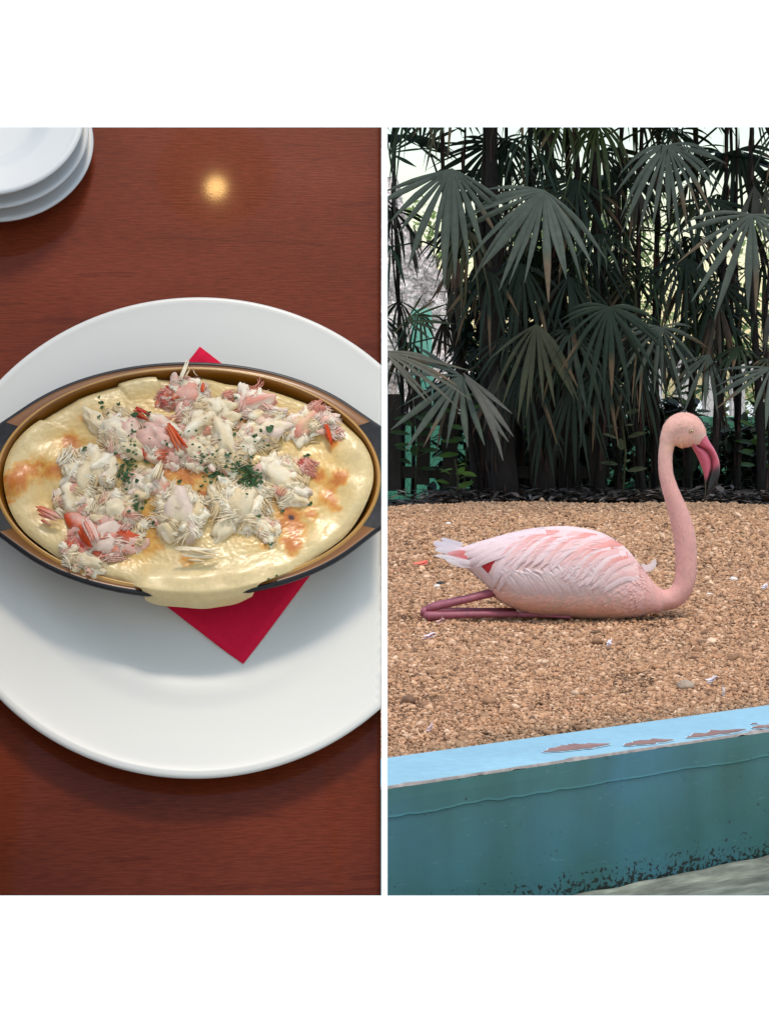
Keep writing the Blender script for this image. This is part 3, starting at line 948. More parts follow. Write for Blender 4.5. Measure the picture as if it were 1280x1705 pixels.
me.polygons.add(len(FF2)); me.polygons.foreach_set('loop_start', np.arange(0, len(FF2) * 3, 3, dtype=np.int32))
me.update(calc_edges=True)
pal = np.array([lin(150, 118, 90), lin(166, 132, 102), lin(132, 101, 76), lin(178, 148, 120), lin(108, 80, 60), lin(154, 116, 86), lin(76, 57, 44), lin(190, 166, 142)])
pi = rng.choice(len(pal), n, p=[.22, .2, .16, .12, .10, .13, .03, .04])
# greyer, darker stones along the wall
tt = (pa[:, 0] - a0.x) * wnrm.x + (pa[:, 1] - a0.y) * wnrm.y
pal = pal * .75 + pal.mean(0) * .25
gcol = pal[pi] * rng.uniform(.85, 1.12, (n, 1)) * np.array([1.58, 1.46, 1.38])
mk = np.clip(1 - (tt - COPW) / .16, 0, 1)[:, None] * rng.uniform(.2, 1, (n, 1))
gcol = gcol * (1 - mk * .75) + np.array(lin(112, 104, 84)) * mk * .75
mf = np.clip((pa[:, 1] - 8.6) / 1.0, 0, 1)[:, None] * rng.uniform(.2, 1, (n, 1))
gcol = gcol * (1 - mf * .7) + np.array(lin(126, 112, 96)) * mf * .7
ca_ = np.ones((n, 12, 4), np.float32); ca_[..., :3] = gcol[:, None, :]
at_ = me.color_attributes.new('col', 'FLOAT_COLOR', 'POINT'); at_.data.foreach_set('color', ca_.ravel())
me.materials.append(m_grav)
go = bpy.data.objects.new('gravel', me); COL.objects.link(go)
tag(go, 'tan angular gravel covering the flamingo yard', 'gravel', kind='stuff')

# loose stones and feathers lying on the gravel
m_stone = mat('grey_stone', lin(164, 144, 124), .85, var=(60, .2), bump=(90, .4, .003))
m_shell = mat('white_shell', lin(226, 216, 204), .7, var=(40, .08))
m_feath = mat('feather', attr=True, rough=.75, sss=.1, var=(160, .06), trans=.12, sheen=.2)
def ground_at(px, py):
    y = H * FP / (py - 650); x = (px - 640) / FP * y; return x, y, gz(x, y)
def stone(px, py, w, h, m, name, label, cat, seed, group=None):
    x, y, z = ground_at(px, py)
    k = y / FP
    bm = bmesh.new(); bmesh.ops.create_icosphere(bm, subdivisions=3, radius=1)
    for v in bm.verts:
        f = 1 + .22 * noise.noise(v.co * 1.3 + Vector((seed, 0, 0))) + .06 * noise.noise(v.co * 4 + Vector((seed, 3, 0)))
        v.co = Vector((v.co.x * w * k * f, v.co.y * w * k * f * .8, v.co.z * h * k * f))
    me = bpy.data.meshes.new(name); bm.to_mesh(me); bm.free(); me.materials.append(m)
    me.polygons.foreach_set('use_smooth', [True] * len(me.polygons))
    o = bpy.data.objects.new(name, me); COL.objects.link(o); o.location = (x, y, z + h * k * .75)
    tag(o, label, cat, group)
stone(1140, 1143, 15, 9, m_stone, 'stone', 'largest smooth grey brown stone on the gravel, below the neck', 'stone', 1)
stone(680, 1167, 12, 8, mat('brown_stone', lin(120, 88, 66), .85, var=(60, .25)), 'stone', 'dark brown rounded stone at the left edge of the gravel', 'stone', 5)
stone(1220, 966, 7, 4.5, m_shell, 'pebble', 'white oval pebble on the gravel right of the neck', 'pebble', 9)
stone(1180, 988, 6, 3, m_shell, 'pebble', 'dull white pebble between the neck and the oval one', 'pebble', 12)
stone(727, 977, 6, 4, m_shell, 'pebble', 'white pebble beside a dark chip above the folded legs', 'pebble', 15)
stone(733, 970, 8, 3.5, mat('dark_chip', (.03, .028, .025), .8), 'pebble', 'black chip touching a white pebble above the folded legs', 'pebble', 17)
stone(746, 873, 5, 2.6, m_shell, 'pebble', 'white pebble far back on the gravel behind the tail', 'pebble', 19)
stone(872, 1240, 5.5, 4, mat('black_pebble', (.02, .02, .02), .6), 'pebble', 'black pebble lying against the blue wall top', 'pebble', 23)

def down(px, py, L_, ang, cols, label, k=7):
    """a small curled loose feather: vane strips round a shaft"""
    x, y, z = ground_at(px, py); q = y / FP
    g = G(); rr = random.Random(px)
    for i in range(k):
        a = ang + rr.gauss(0, .45); l = L_ * .72 * q * rr.uniform(.5, 1)
        V = []; w = l * .16; z0 = rr.uniform(.003, .012)
        for j in range(6):
            t = j / 5
            p = Vector((math.cos(a) * l * (t - .5), math.sin(a) * l * (t - .5) * .8, z0 + .012 * t * t * rr.uniform(.4, 1.2)))
            s = Vector((-math.sin(a), math.cos(a), .3)) * w * math.sin(math.pi * (.15 + .8 * t))
            V += [p - s, p + s]
        g.add(V, [(2 * j, 2 * j + 1, 2 * j + 3, 2 * j + 2) for j in range(5)], cols[i % len(cols)])
    o = g.build('loose_feather', m_feath, M=(x, y, z + .003))
    tag(o, label, 'feather')
WF = [lin(240, 228, 226), lin(230, 218, 222)]
down(1014, 1076, 26, .9, WF, 'white down feather on the gravel below the flamingo breast')
down(1184, 1137, 30, .1, WF, 'white down feather beside the largest grey stone')
down(1204, 1156, 20, 1.2, [lin(214, 198, 190)], 'small dull feather below the largest grey stone')
down(715, 1060, 36, .15, WF + [lin(232, 120, 96)], 'white and orange feather tuft below the folded legs')
down(733, 1037, 22, -.2, [lin(236, 190, 180)], 'pale pink feather touching the front of the folded legs')
down(700, 940, 46, .35, [lin(240, 110, 84)], 'bright orange feather lying left of the tail')
down(716, 1214, 20, .2, [lin(228, 200, 196)], 'pale pink feather close to the blue wall at left')
down(1272, 981, 24, .3, WF, 'white feather at the right edge of the gravel')

# ------------------------------------------------------------------ flamingo
YF = H * FP / (1026 - 650)
K = YF / FP
FO = Vector(((930 - 640) * K, YF, 0))
def fp(px, py, dy=0.0): return Vector(((px - 930) * K, dy, (1026 - py) * K + .004))
m_bird = mat('pink_plumage', attr=True, rough=.8, sss=.2, var=[(26, .05), (300, .05)], bump=(260, .35, .002), sheen=.3, sssr=.01)
st = [(757, 921, 934, 4), (768, 914, 944, 12), (785, 908, 956, 26), (805, 902, 972, 40), (830, 895, 1000, 57), (850, 889.5, 1012, 66), (880, 883, 1023, 74), (910, 879.5, 1027, 79), (945, 878.5, 1029, 80), (975, 882.5, 1031, 77),
      (1000, 889, 1031.5, 72), (1025, 902, 1031, 64), (1045, 918, 1029.5, 56), (1062, 939, 1027, 47), (1076, 958, 1024, 37), (1088, 974, 1022, 27), (1100, 983, 1021, 20)]
sm = spline(st, 60)
V = []; F = []; nb = 40
for s in sm:
    x, t, b_, w = s
    for k in range(nb):
        a = 2 * math.pi * k / nb
        cz, sz = math.cos(a), math.sin(a)
        e = .92
        yy = math.copysign(abs(cz) ** e, cz) * w * K * .92
        mid = (t + b_) / 2 + (b_ - t) * .06; hh = (b_ - t) / 2
        py = mid - math.copysign(abs(sz) ** e, sz) * (hh + ((mid - (t + b_) / 2) if sz > 0 else -(mid - (t + b_) / 2)))
        q = fp(x, py); V.append((q.x, yy, q.z))
for i in range(len(sm) - 1):
    for k in range(nb):
        F.append((i * nb + k, i * nb + (k + 1) % nb, (i + 1) * nb + (k + 1) % nb, (i + 1) * nb + k))
F.append(tuple(range(nb))[::-1]); F.append(tuple(range((len(sm) - 1) * nb, len(sm) * nb)))
nk = [(1062, 990, 30), (1082, 998, 24), (1100, 1001.5, 19.5), (1119, 998.5, 19), (1134, 984, 19), (1140.5, 962, 19.5), (1141.5, 935, 20), (1140, 905, 20.3), (1135.5, 880, 20), (1129, 857, 18.8), (1121, 834, 16.6), (1113.5, 812, 14.6), (1108.5, 792, 13.4), (1107, 770, 13), (1108.5, 750, 13.4), (1113, 731, 15.5), (1122, 717, 20.5), (1134, 712.5, 24.5), (1146, 715.5, 25), (1156, 725, 21), (1161, 736, 16), (1163, 743, 10)]
g = G(); g.add(V, F)
nks = spline(nk, 110)
g.tube([fp(q[0], q[1]) for q in nks], [q[2] * K * (1 - .12 * min(1, max(0, (q[0] - 1085) / 25)) * (1 if q[1] > 735 else .55)) for q in nks], 24)
g.add(*[[v + Vector(fp(1140, 724)) for v in [Vector((math.cos(a) * math.cos(b2) * 24.5 * K, math.sin(a) * math.cos(b2) * 21 * K, math.sin(b2) * 24 * K)) for b2 in np.linspace(-1.5, 1.5, 12) for a in np.linspace(0, 2 * math.pi, 24, endpoint=False)]],
        [(j * 24 + k, j * 24 + (k + 1) % 24, (j + 1) * 24 + (k + 1) % 24, (j + 1) * 24 + k) for j in range(11) for k in range(24)] + [tuple(range(24))[::-1], tuple(range(264, 288))]])
tmp = g.build('tmp_body', m_bird)
rm = tmp.modifiers.new('r', 'REMESH'); rm.mode = 'VOXEL'; rm.voxel_size = .0042
smd = tmp.modifiers.new('s', 'SMOOTH'); smd.iterations = 6; smd.factor = .5
dg = bpy.context.evaluated_depsgraph_get()
ev = tmp.evaluated_get(dg); em = ev.to_mesh()
BV = [v.co.copy() for v in em.vertices]; BF = [tuple(p.vertices) for p in em.polygons]
ev.to_mesh_clear(); bpy.data.objects.remove(tmp)
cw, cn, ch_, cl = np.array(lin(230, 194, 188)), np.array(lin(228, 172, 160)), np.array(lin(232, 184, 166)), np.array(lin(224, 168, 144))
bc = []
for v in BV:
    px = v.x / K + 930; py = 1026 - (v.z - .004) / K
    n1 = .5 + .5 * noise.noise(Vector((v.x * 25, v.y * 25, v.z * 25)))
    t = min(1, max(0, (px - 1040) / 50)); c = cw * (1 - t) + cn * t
    lo = min(1, max(0, (py - 965) / 45)) * (1 - t); c = c * (1 - lo * .85) + cl * lo * .85  # shading of the lower flank put into the colour as darker pink
    hd = min(1, max(0, (800 - py) / 60)); c = c * (1 - hd) + ch_ * hd
    th_ = math.exp(-(((px - 1128) / 14) ** 2 + ((py - 745) / 12) ** 2)); c = c * (1 - th_ * .5) + np.array(lin(240, 196, 140)) * th_ * .5
    bc.append(c * (.95 + .08 * n1))
bird = thing('flamingo', 'pink flamingo resting on the gravel with folded legs and neck raised', 'flamingo', FO)
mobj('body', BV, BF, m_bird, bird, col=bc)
bb = BVHTree.FromPolygons(BV, BF)
def surf(px, py):
    q = fp(px, py)
    h = bb.ray_cast(Vector((q.x, -1, q.z)), Vector((0, 1, 0)))
    if h[0] is None:
        h = bb.find_nearest(Vector((q.x, -.02, q.z)))
    nrm = h[1]
    if h[0] is None: return q, Vector((0, -1, 0)), False
    if nrm.y > 0: nrm = -nrm
    return h[0], nrm, True
def feather(path, w, col, tip=None, lift=.004, lift1=.008, ns=12, name='feather', free=False):
    sp = spline(path, ns)
    V = []; F = []; Cc = []
    prof = (-1, -.55, 0, .55, 1)
    for i, p in enumerate(sp):
        t = i / (ns - 1)
        a = sp[min(i + 1, ns - 1)] - sp[max(i - 1, 0)]; a = a / (np.linalg.norm(a) + 1e-9)
        no = np.array((-a[1], a[0]))
        ww = w * (.55 + .45 * math.sin(math.pi * min(1, t * .9 + .15))) * (1 if t < .75 else math.sqrt(max(.02, 1 - ((t - .75) / .25) ** 2)))
        for e in prof:
            q = p[:2] + no * e * ww * .5
            if free:
                s_ = fp(q[0], q[1]); nr = Vector((0, -1, 0)); s_.y = p[2] * K if len(p) > 2 else 0
            else: s_, nr, ok = surf(q[0], q[1])
            li = (lift + (lift1 - lift) * t) * (.46 - .22 * e * e - .13 * e)
            V.append(s_ + nr * li)
            c = np.array(col)
            if tip is not None: c = c * (1 - t) + np.array(tip) * t
            Cc.append(c * (1.0 - .05 * abs(e)))
    m = len(prof)
    for i in range(ns - 1):
        for k in range(m - 1):
            a = i * m + k; F.append((a, a + 1, a + 1 + m, a + m))
    return mobj(name, V, F, m_feath, bird, col=Cc)
LP, PKK, DP, RD = lin(236, 208, 206), lin(234, 182, 176), lin(230, 140, 126), lin(190, 24, 34)
rf = random.Random(12)
# red patch below the wing tips
feather([(818, 926), (808, 938), (803, 946)], 15, RD, None, .0015, .002)
feather([(812, 938), (806, 948), (806, 956)], 13, RD, None, .0018, .002)
# long drapes at the rear
for path, w, c in [
    ([(905, 884), (860, 893), (815, 908), (778, 924), (762, 930)], 17, LP), ([(905, 890), (862, 899), (822, 914), (790, 932), (774, 943)], 17, LP),
    ([(915, 893), (872, 902), (838, 916), (808, 930), (792, 944)], 17, LP), ([(890, 884), (840, 894), (795, 908), (765, 922)], 15, LP),
    ([(775, 938), (790, 950), (808, 966), (818, 976)], 24, LP),
    ([(925, 897), (880, 906), (848, 924), (826, 950), (816, 985)], 18, LP), ([(935, 900), (895, 909), (862, 926), (840, 948), (826, 985)], 18, PKK),
    ([(930, 892), (892, 903), (868, 918), (850, 940), (838, 960)], 17, LP),
]: feather(path, w, c, LP, .004, .009, 16)
# scapulars: rows of curved feathers sweeping back and down
for i in range(17):
    t = i / 16
    x = 1052 - 130 * t + rf.uniform(-4, 4); y = 936 - 46 * math.sin(min(1, t * 1.0) * 1.5) + rf.uniform(-3, 3) + (1 - t) * -6
    l = 60 + 22 * t
    c = [PKK, DP, LP][i % 3]
    feather([(x, y), (x - l * .45, y + 2 + 3 * rf.random()), (x - l * .8, y + 18 + 8 * t), (x - l * 1.02, y + 40 + 8 * t)], 14 + 3 * rf.random(), c, LP, .003, .010, 14)
for i in range(10):
    t = i / 9
    x = 1062 - 100 * t + rf.uniform(-4, 4); y = 962 - 26 * t + rf.uniform(-3, 3)
    feather([(x, y), (x - 26, y - 3 + rf.uniform(-2, 2)), (x - 52, y + 8), (x - 62, y + 18)], 13, [LP, PKK][i % 2], LP, .003, .009, 12)
for i in range(9):
    t = i / 8
    x = 1035 - 120 * t; y = 905 - 14 * math.sin(t * 2.2)
    feather([(x, y), (x - 30, y - 1), (x - 62, y + 10), (x - 84, y + 30)], 13, [DP, PKK, LP][i % 3], PKK, .002, .008, 14)
# white fluffy flank row, tips turned up over the wing
for i in range(40):
    t = i / 39
    x = 844 + 154 * t + rf.uniform(-5, 5); y = 974 - 14 * t * .4 + rf.uniform(-3, 3)
    feather([(x + 12 + rf.uniform(-4, 4), y + 16), (x + 6, y + rf.uniform(-5, 2)), (x - 4 - rf.uniform(-3, 8), y - 14 - rf.uniform(0, 8)), (x - 10 - rf.uniform(-4, 14), y - 20 - rf.uniform(0, 14))], rf.uniform(6, 15), lin(230, 198, 192), lin(236, 214, 212), .002, .009, 10)
for i in range(34):
    x = 842 + 190 * rf.random(); y = 985 + 14 * rf.random()
    feather([(x, y - 14), (x - 4, y), (x - 10, y + 14)], rf.uniform(10, 16), lin(236, 204, 194), lin(234, 196, 180), .0015, .004, 8)
# tail
for path, w, c, tip in [
    ([(775, 922, 0), (752, 914, 0), (728, 908, 2), (721, 906, 3)], 12, lin(240, 226, 230), lin(238, 226, 232)), ([(775, 925, -8), (752, 920, -8), (732, 917, -9), (724, 918, -9)], 11, lin(242, 230, 232), lin(242, 232, 236)),
    ([(780, 922, -14), (760, 922, -16), (742, 924, -16)], 9, lin(238, 120, 112), lin(240, 180, 178)), ([(786, 930, -18), (764, 930, -20), (745, 930, -20)], 9, lin(232, 96, 92), lin(240, 170, 170)),
    ([(788, 938, -22), (765, 934, -24), (742, 928, -24), (722, 925, -24)], 9, lin(242, 226, 226), lin(244, 234, 236)), ([(785, 943, -20), (762, 939, -24), (740, 932, -26)], 10, lin(240, 218, 216), lin(244, 232, 232)),
    ([(770, 912, 12), (752, 908, 14), (734, 900, 16)], 12, lin(232, 218, 220), lin(230, 220, 224)),
]: feather(path, w, c, tip, .002, .002, 10, 'tail_feather', True)
# wisp behind the breast
feather([(1068, 945, 10), (1078, 950, 10), (1088, 944, 10), (1092, 934, 10)], 12, lin(238, 226, 222), lin(244, 236, 232), .001, .001, 8, 'feather', True)
# short overlapping plumage over the whole body, neck and head
m_plume = mat('short_plumage', attr=True, rough=.85, sss=.15, var=(60, .06), trans=.12, sheen=.3)
_V = np.array([tuple(v) for v in BV]); _C = np.array(bc)
_nk = np.array([(*fp(q[0], q[1]),) for q in nks])
tri = np.array([t_ for f in BF for t_ in ((f[0], f[1], f[2]), (f[0], f[2], f[3])) if len(f) == 4])
A_, B_, C_ = _V[tri[:, 0]], _V[tri[:, 1]], _V[tri[:, 2]]
nrm_ = np.cross(B_ - A_, C_ - A_); ar = np.linalg.norm(nrm_, axis=1)
cen = (A_ + B_ + C_) / 3; pxc = cen[:, 0] / K + 930
pyc = 1026 - (cen[:, 2] - .004) / K
wgt = ar * np.where(pxc > 1085, 3.2, np.where((pyc < 984 - np.maximum(0, pxc - 1000) * .35) & (pxc < 1066) & (pxc > 770), .0, 1.0)); wgt /= wgt.sum()
eye_ = (np.hypot(pxc - 1146.5, pyc - 720) < 8) | ((pxc > 1150) & (pyc > 722) & (pyc < 760) & (pxc > 1150 + (pyc - 724) * .1) & (pyc > 726))
wgt = np.where(eye_, 0, wgt); wgt /= wgt.sum()
pick = rng.choice(len(tri), 26000, p=wgt)
r1, r2 = rng.random(26000), rng.random(26000); r1s = np.sqrt(r1)
pos = A_[pick] * (1 - r1s)[:, None] + B_[pick] * (r1s * (1 - r2))[:, None] + C_[pick] * (r1s * r2)[:, None]
nn_ = nrm_[pick] / ar[pick][:, None]
cl_ = (_C[tri[pick, 0]])
pxp = pos[:, 0] / K + 930
# flow: backwards on the body, down along the neck
flow = np.tile(np.array([-1.0, 0, -.28]), (26000, 1))
isn = np.where(pxp > 1072)[0]
dd = ((pos[isn][:, None, [0, 2]] - _nk[None][:, :, [0, 2]]) ** 2).sum(-1).argmin(1)
tg = np.gradient(_nk, axis=0); flow[isn] = -tg[dd]
flow += rng.normal(0, .10, flow.shape) * np.linalg.norm(flow, axis=1)[:, None]
flow -= nn_ * (flow * nn_).sum(1)[:, None]; flow /= np.linalg.norm(flow, axis=1)[:, None] + 1e-9
side_ = np.cross(nn_, flow)
w8 = np.clip((pxp - 1060) / 50, 0, 1)
ln_ = (.026 * (1 - w8) + .0105 * w8) * rng.uniform(.7, 1.25, 26000)
wd2 = ln_ * (.20 * (1 - w8) + .15 * w8) * rng.uniform(.8, 1.2, 26000)
lf_ = ln_ * (.012 * (1 - w8) + .026 * w8) * rng.uniform(.5, 1.5, 26000)
c0_ = pos + nn_ * .0004
rows_ = []
for t, ww, hh in ((0, .5, 0.05), (.5, 1.0, .45), (.85, .75, .85), (1.0, .12, 1.0)):
    m_ = c0_ + flow * (ln_ * t)[:, None] + nn_ * (lf_ * hh)[:, None]
    o_ = side_ * (wd2 * ww * .5)[:, None]
    rows_ += [m_ - o_, m_ + o_]
PVs = np.stack(rows_, 1).reshape(-1, 3)
bs = np.arange(26000)[:, None, None] * 8
PFs = (np.array([(0, 1, 3, 2), (2, 3, 5, 4), (4, 5, 7, 6)])[None] + bs).reshape(-1, 4)
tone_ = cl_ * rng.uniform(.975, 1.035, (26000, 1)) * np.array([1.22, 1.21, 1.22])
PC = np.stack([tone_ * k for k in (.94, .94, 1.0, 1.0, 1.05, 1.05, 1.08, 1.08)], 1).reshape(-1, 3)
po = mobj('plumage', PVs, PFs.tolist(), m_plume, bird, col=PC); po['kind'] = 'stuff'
# loose barbs lying over the wing feathers
fo_V = []; fo_F = []
for o in list(bird.children):
    if o.name.split('.')[0] == 'feather' or o.name == 'body':
        k0 = len(fo_V); fo_V += [v.co.copy() for v in o.data.vertices]; fo_F += [tuple(i + k0 for i in p.vertices) for p in o.data.polygons]
fb = BVHTree.FromPolygons(fo_V, fo_F)
g = G(); rb = random.Random(8); BCOL = [lin(238, 208, 206), lin(240, 200, 196), lin(240, 214, 211)]
for i in range(320):
    px = rb.uniform(785, 1070); py = rb.uniform(880, 985); q = fp(px, py)
    if abs(px - 808) < 24 and py > 908: continue
    h = fb.ray_cast(Vector((q.x, -1, q.z)), Vector((0, 1, 0)))
    if h[0] is None or h[1] is None: continue
    nr = h[1] if h[1].y < 0 else -h[1]
    t = (1070 - px) / 300
    fl = Vector((-1, 0, -.15 - .75 * max(0, min(1, (py - 890) / 80)) * (.4 + .6 * t) + rb.gauss(0, .12)))
    if py > 945 and px < 1000 and rb.random() < .6: fl = Vector((-.7, 0, .45 + rb.gauss(0, .3)))
    fl = (fl - nr * fl.dot(nr)).normalized(); sd = nr.cross(fl)
    l = rb.uniform(.012, .030); w = rb.uniform(.0004, .0010); b0 = h[0] + nr * .0005
    m_ = b0 + fl * l * .5 + nr * .0012; e_ = b0 + fl * l + nr * rb.uniform(.0006, .0028)
    g.add([b0 - sd * w * .6, b0 + sd * w * .6, m_ + sd * w, m_ - sd * w, e_], [(0, 1, 2, 3), (3, 2, 4)], np.array(rb.choice(BCOL)) * rb.uniform(.95, 1.05))
ob = g.build('feather_barbs', m_plume, bird); ob['kind'] = 'stuff'
# beak
m_beak = mat('beak', attr=True, rough=.38, var=(60, .06), spec=.45, coat=.1)
def mandible(name, ea, eb, wid, darkf):
    n_ = 22; A_ = spline(ea, n_); B_ = spline(eb, n_); V = []; F = []; Cc = []; m = 16
    for i in range(n_):
        t = i / (n_ - 1); w = wid(t) * K
        for k in range(m):
            a = 2 * math.pi * k / m
            e = .5 + .5 * math.cos(a)
            q = A_[i] * e + B_[i] * (1 - e); p = fp(q[0], q[1]); p.y = w * math.sin(a)
            V.append(p)
            d_ = darkf(q[0], q[1]); Cc.append(np.array(lin(196, 88, 106)) * (1 - d_) + np.array((.012, .011, .012)) * d_)
    for i in range(n_ - 1):
        for k in range(m): F.append((i * m + k, i * m + (k + 1) % m, (i + 1) * m + (k + 1) % m, (i + 1) * m + k))
    F += [tuple(range(m))[::-1], tuple(range((n_ - 1) * m, n_ * m))]
    return mobj(name, V, F, m_beak, bird, col=Cc)
sg = lambda x: 1 / (1 + math.exp(-x))
line = [(1151, 729), (1160, 744), (1175, 751.5), (1183.5, 765), (1184, 780), (1180, 793), (1176.5, 806), (1175, 818), (1174.5, 829)]
mandible('upper_beak', [(1172, 719), (1179, 735), (1187, 748), (1193, 760), (1197, 773), (1197.5, 788), (1194, 803), (1186, 817), (1175.5, 829)], [(1148, 724)] + line[1:], lambda t: 14 - 9 * t if t < .9 else 5.9 - 35 * (t - .9), lambda x, y: sg((y - 779 - (1192 - x) * .35) / 2.2))
mandible('lower_beak', [(q[0] - .9, q[1] + .4) for q in line], [(1148, 735), (1152, 748), (1158.5, 760), (1164, 772), (1168.5, 784), (1171.5, 795), (1173, 806), (1173.8, 817), (1174.3, 828)], lambda t: 11.5 - 8 * t, lambda x, y: sg((y - 799) / 1.5))
# eyes
m_iris = mat('pale_yellow_iris', lin(214, 190, 140), .2, coat=.5); m_pup = mat('pupil', (.01, .01, .01), .1); m_lid = mat('pink_eyelid', lin(170, 96, 96), .6)
q, nr, _ = surf(1146.5, 720)
for sx in (1, -1):
    c = Vector((q.x, q.y * sx, q.z)); nn = Vector((nr.x, nr.y * sx, nr.z)).normalized()
    rot = nn.to_track_quat('Z', 'Y').to_matrix().to_4x4()
    def disc(name, r, hgt, m, par, off):
        V = []; F = []; nn_ = 20
        for j, (rr, z) in enumerate(((1, 0), (.85, .5), (.5, .85), (.0001, 1))):
            for k in range(nn_): V.append((rr * r * K * math.cos(6.2832 * k / nn_), rr * r * K * math.sin(6.2832 * k / nn_), z * hgt * K + off * K))
        for j in range(3):
            for k in range(nn_): F.append((j * nn_ + k, j * nn_ + (k + 1) % nn_, (j + 1) * nn_ + (k + 1) % nn_, (j + 1) * nn_ + k))
        return mobj(name, V, F, m, par)
    e = disc('eye', 4.6, 1.0, m_lid, bird, 0); e.matrix_basis = Matrix.Translation(c - nn * .0005) @ rot
    disc('iris', 3.3, 1.2, m_iris, e, .5); disc('pupil', 1.3, .6, m_pup, e, 1.5)
# legs: folded, shank above tarsus
m_leg = mat('rosy_leg', lin(150, 80, 92), .55, var=[(60, .15), (260, .12)], bump=(320, .4, .001))
for (dy, A_, B_, C_) in ((-.045, (850, 1000), (709, 1021.5), (905, 1023)), (.02, (842, 984), (712, 1011), (880, 1018))):
    g = G()
    if dy < 0:
        g.tube([fp(842, 982, dy + .02), fp(775, 998, dy), fp(724, 1009.5, dy), fp(707, 1015, dy)], [7 * K, 5.6 * K, 6.2 * K, 5.4 * K], 12)
        g.tube([fp(709, 1012, dy), fp(705, 1017, dy), fp(705, 1023, dy - .006)], [5 * K, 6.6 * K, 5.5 * K], 12)
        g.tube([fp(704, 1021, dy - .012), fp(712, 1024, dy - .012), fp(740, 1023, dy - .01), fp(800, 1021.5, dy - .006), fp(860, 1022, dy)], [5 * K, 8 * K, 6.4 * K, 5.2 * K, 5 * K], 12)
        g.tube([fp(860, 1022, dy), fp(905, 1024, dy), fp(945, 1024.5, dy - .03)], [5 * K, 3.6 * K, 2 * K], 8)
    else:
        g.tube([fp(*A_, dy), fp(780, 1000, dy), fp(726, 1012, dy), fp(710, 1017, dy)], [7 * K, 6 * K, 6.6 * K, 5.4 * K], 12)
        g.tube([fp(709, 1017, dy), fp(711, 1022, dy), fp(750, 1021, dy), fp(860, 1021, dy)], [5 * K, 7 * K, 5.4 * K, 5 * K], 12)
    g.build('leg', m_leg, bird)

# ------------------------------------------------------------------ palms
m_palm = mat('palm_leaf', attr=True, rough=.5, var=[(3, .25), (30, .15)], spec=.22, trans=.08)
m_cane = mat('palm_cane', attr=True, rough=.9, var=[(8, .35), (60, .3)], bump=(60, .7, .01), stretch=(3, 3, 1))
LG = [(.012, .024, .012), (.020, .033, .018), (.008, .017, .008), (.030, .041, .026)]
def fan(hub, axis, nrm, L_, spread, n, droop, rg, base=None, tone=None, W=None):
    """one palmate leaf: leaflets round the hub and the stalk that holds it"""
    g = G(); axis = axis.normalized(); nrm = (nrm - axis * nrm.dot(axis)).normalized()
    tone = np.array(tone if tone is not None else rg.choice(LG))
    for i in range(n):
        f = (i + .5) / n * 2 - 1
        a = f * spread / 2 + rg.gauss(0, .035)
        if rg.random() < .06: continue
        d = Matrix.Rotation(a, 3, nrm) @ axis
        side = nrm.cross(d).normalized()
        l = L_ * (1 - .30 * abs(f) ** 2.2) * rg.uniform(.78, 1.06)
        w = (W or L_ * .078) * rg.uniform(.75, 1.2) * (1 - .25 * abs(f))
        ns = 7; V = []; F = []; Cc = []
        dr = droop * rg.uniform(.5, 1.7); dead = rg.random() < .16; bend = rg.gauss(0, .07); tw_ = rg.gauss(0, .5)
        lift = nrm * rg.uniform(-.02, .02) * l
        for j in range(ns + 1):
            t = j / ns
            ww = w * min(1, .22 + 1.5 * t) * (1 if t < .55 else max(.10, 1 - ((t - .55) / .47) ** 1.6))
            p = hub + d * (l * t * (1 - .12 * dr * t)) + Vector((0, 0, -1)) * (dr * l * t ** 2.2) + side * bend * l * t * t + lift * t
            sd_ = (side * math.cos(tw_ * t) + nrm * math.sin(tw_ * t)); fold = nrm * ww * .22
            V += [p - sd_ * ww * .5, p + fold, p + sd_ * ww * .5]
            c = tone * (1.05 if j < ns - 1 or not dead else 1)
            if dead and t > .7: c = c * .35 + np.array((.16, .095, .05)) * .65
            Cc += [c, c * 1.12, c]
        for j in range(ns):
            F += [(3 * j, 3 * j + 1, 3 * j + 4, 3 * j + 3), (3 * j + 1, 3 * j + 2, 3 * j + 5, 3 * j + 4)]
        g.add(V, F, Cc)
    if base is not None:
        mid = (Vector(base) + hub) / 2 + Vector((0, 0, .06 * (hub - Vector(base)).length + .03))
        g.tube([base, mid, hub], [.008, .006, .005], 5, tone * .9)
    return g
palms = []
rg = random.Random(5)
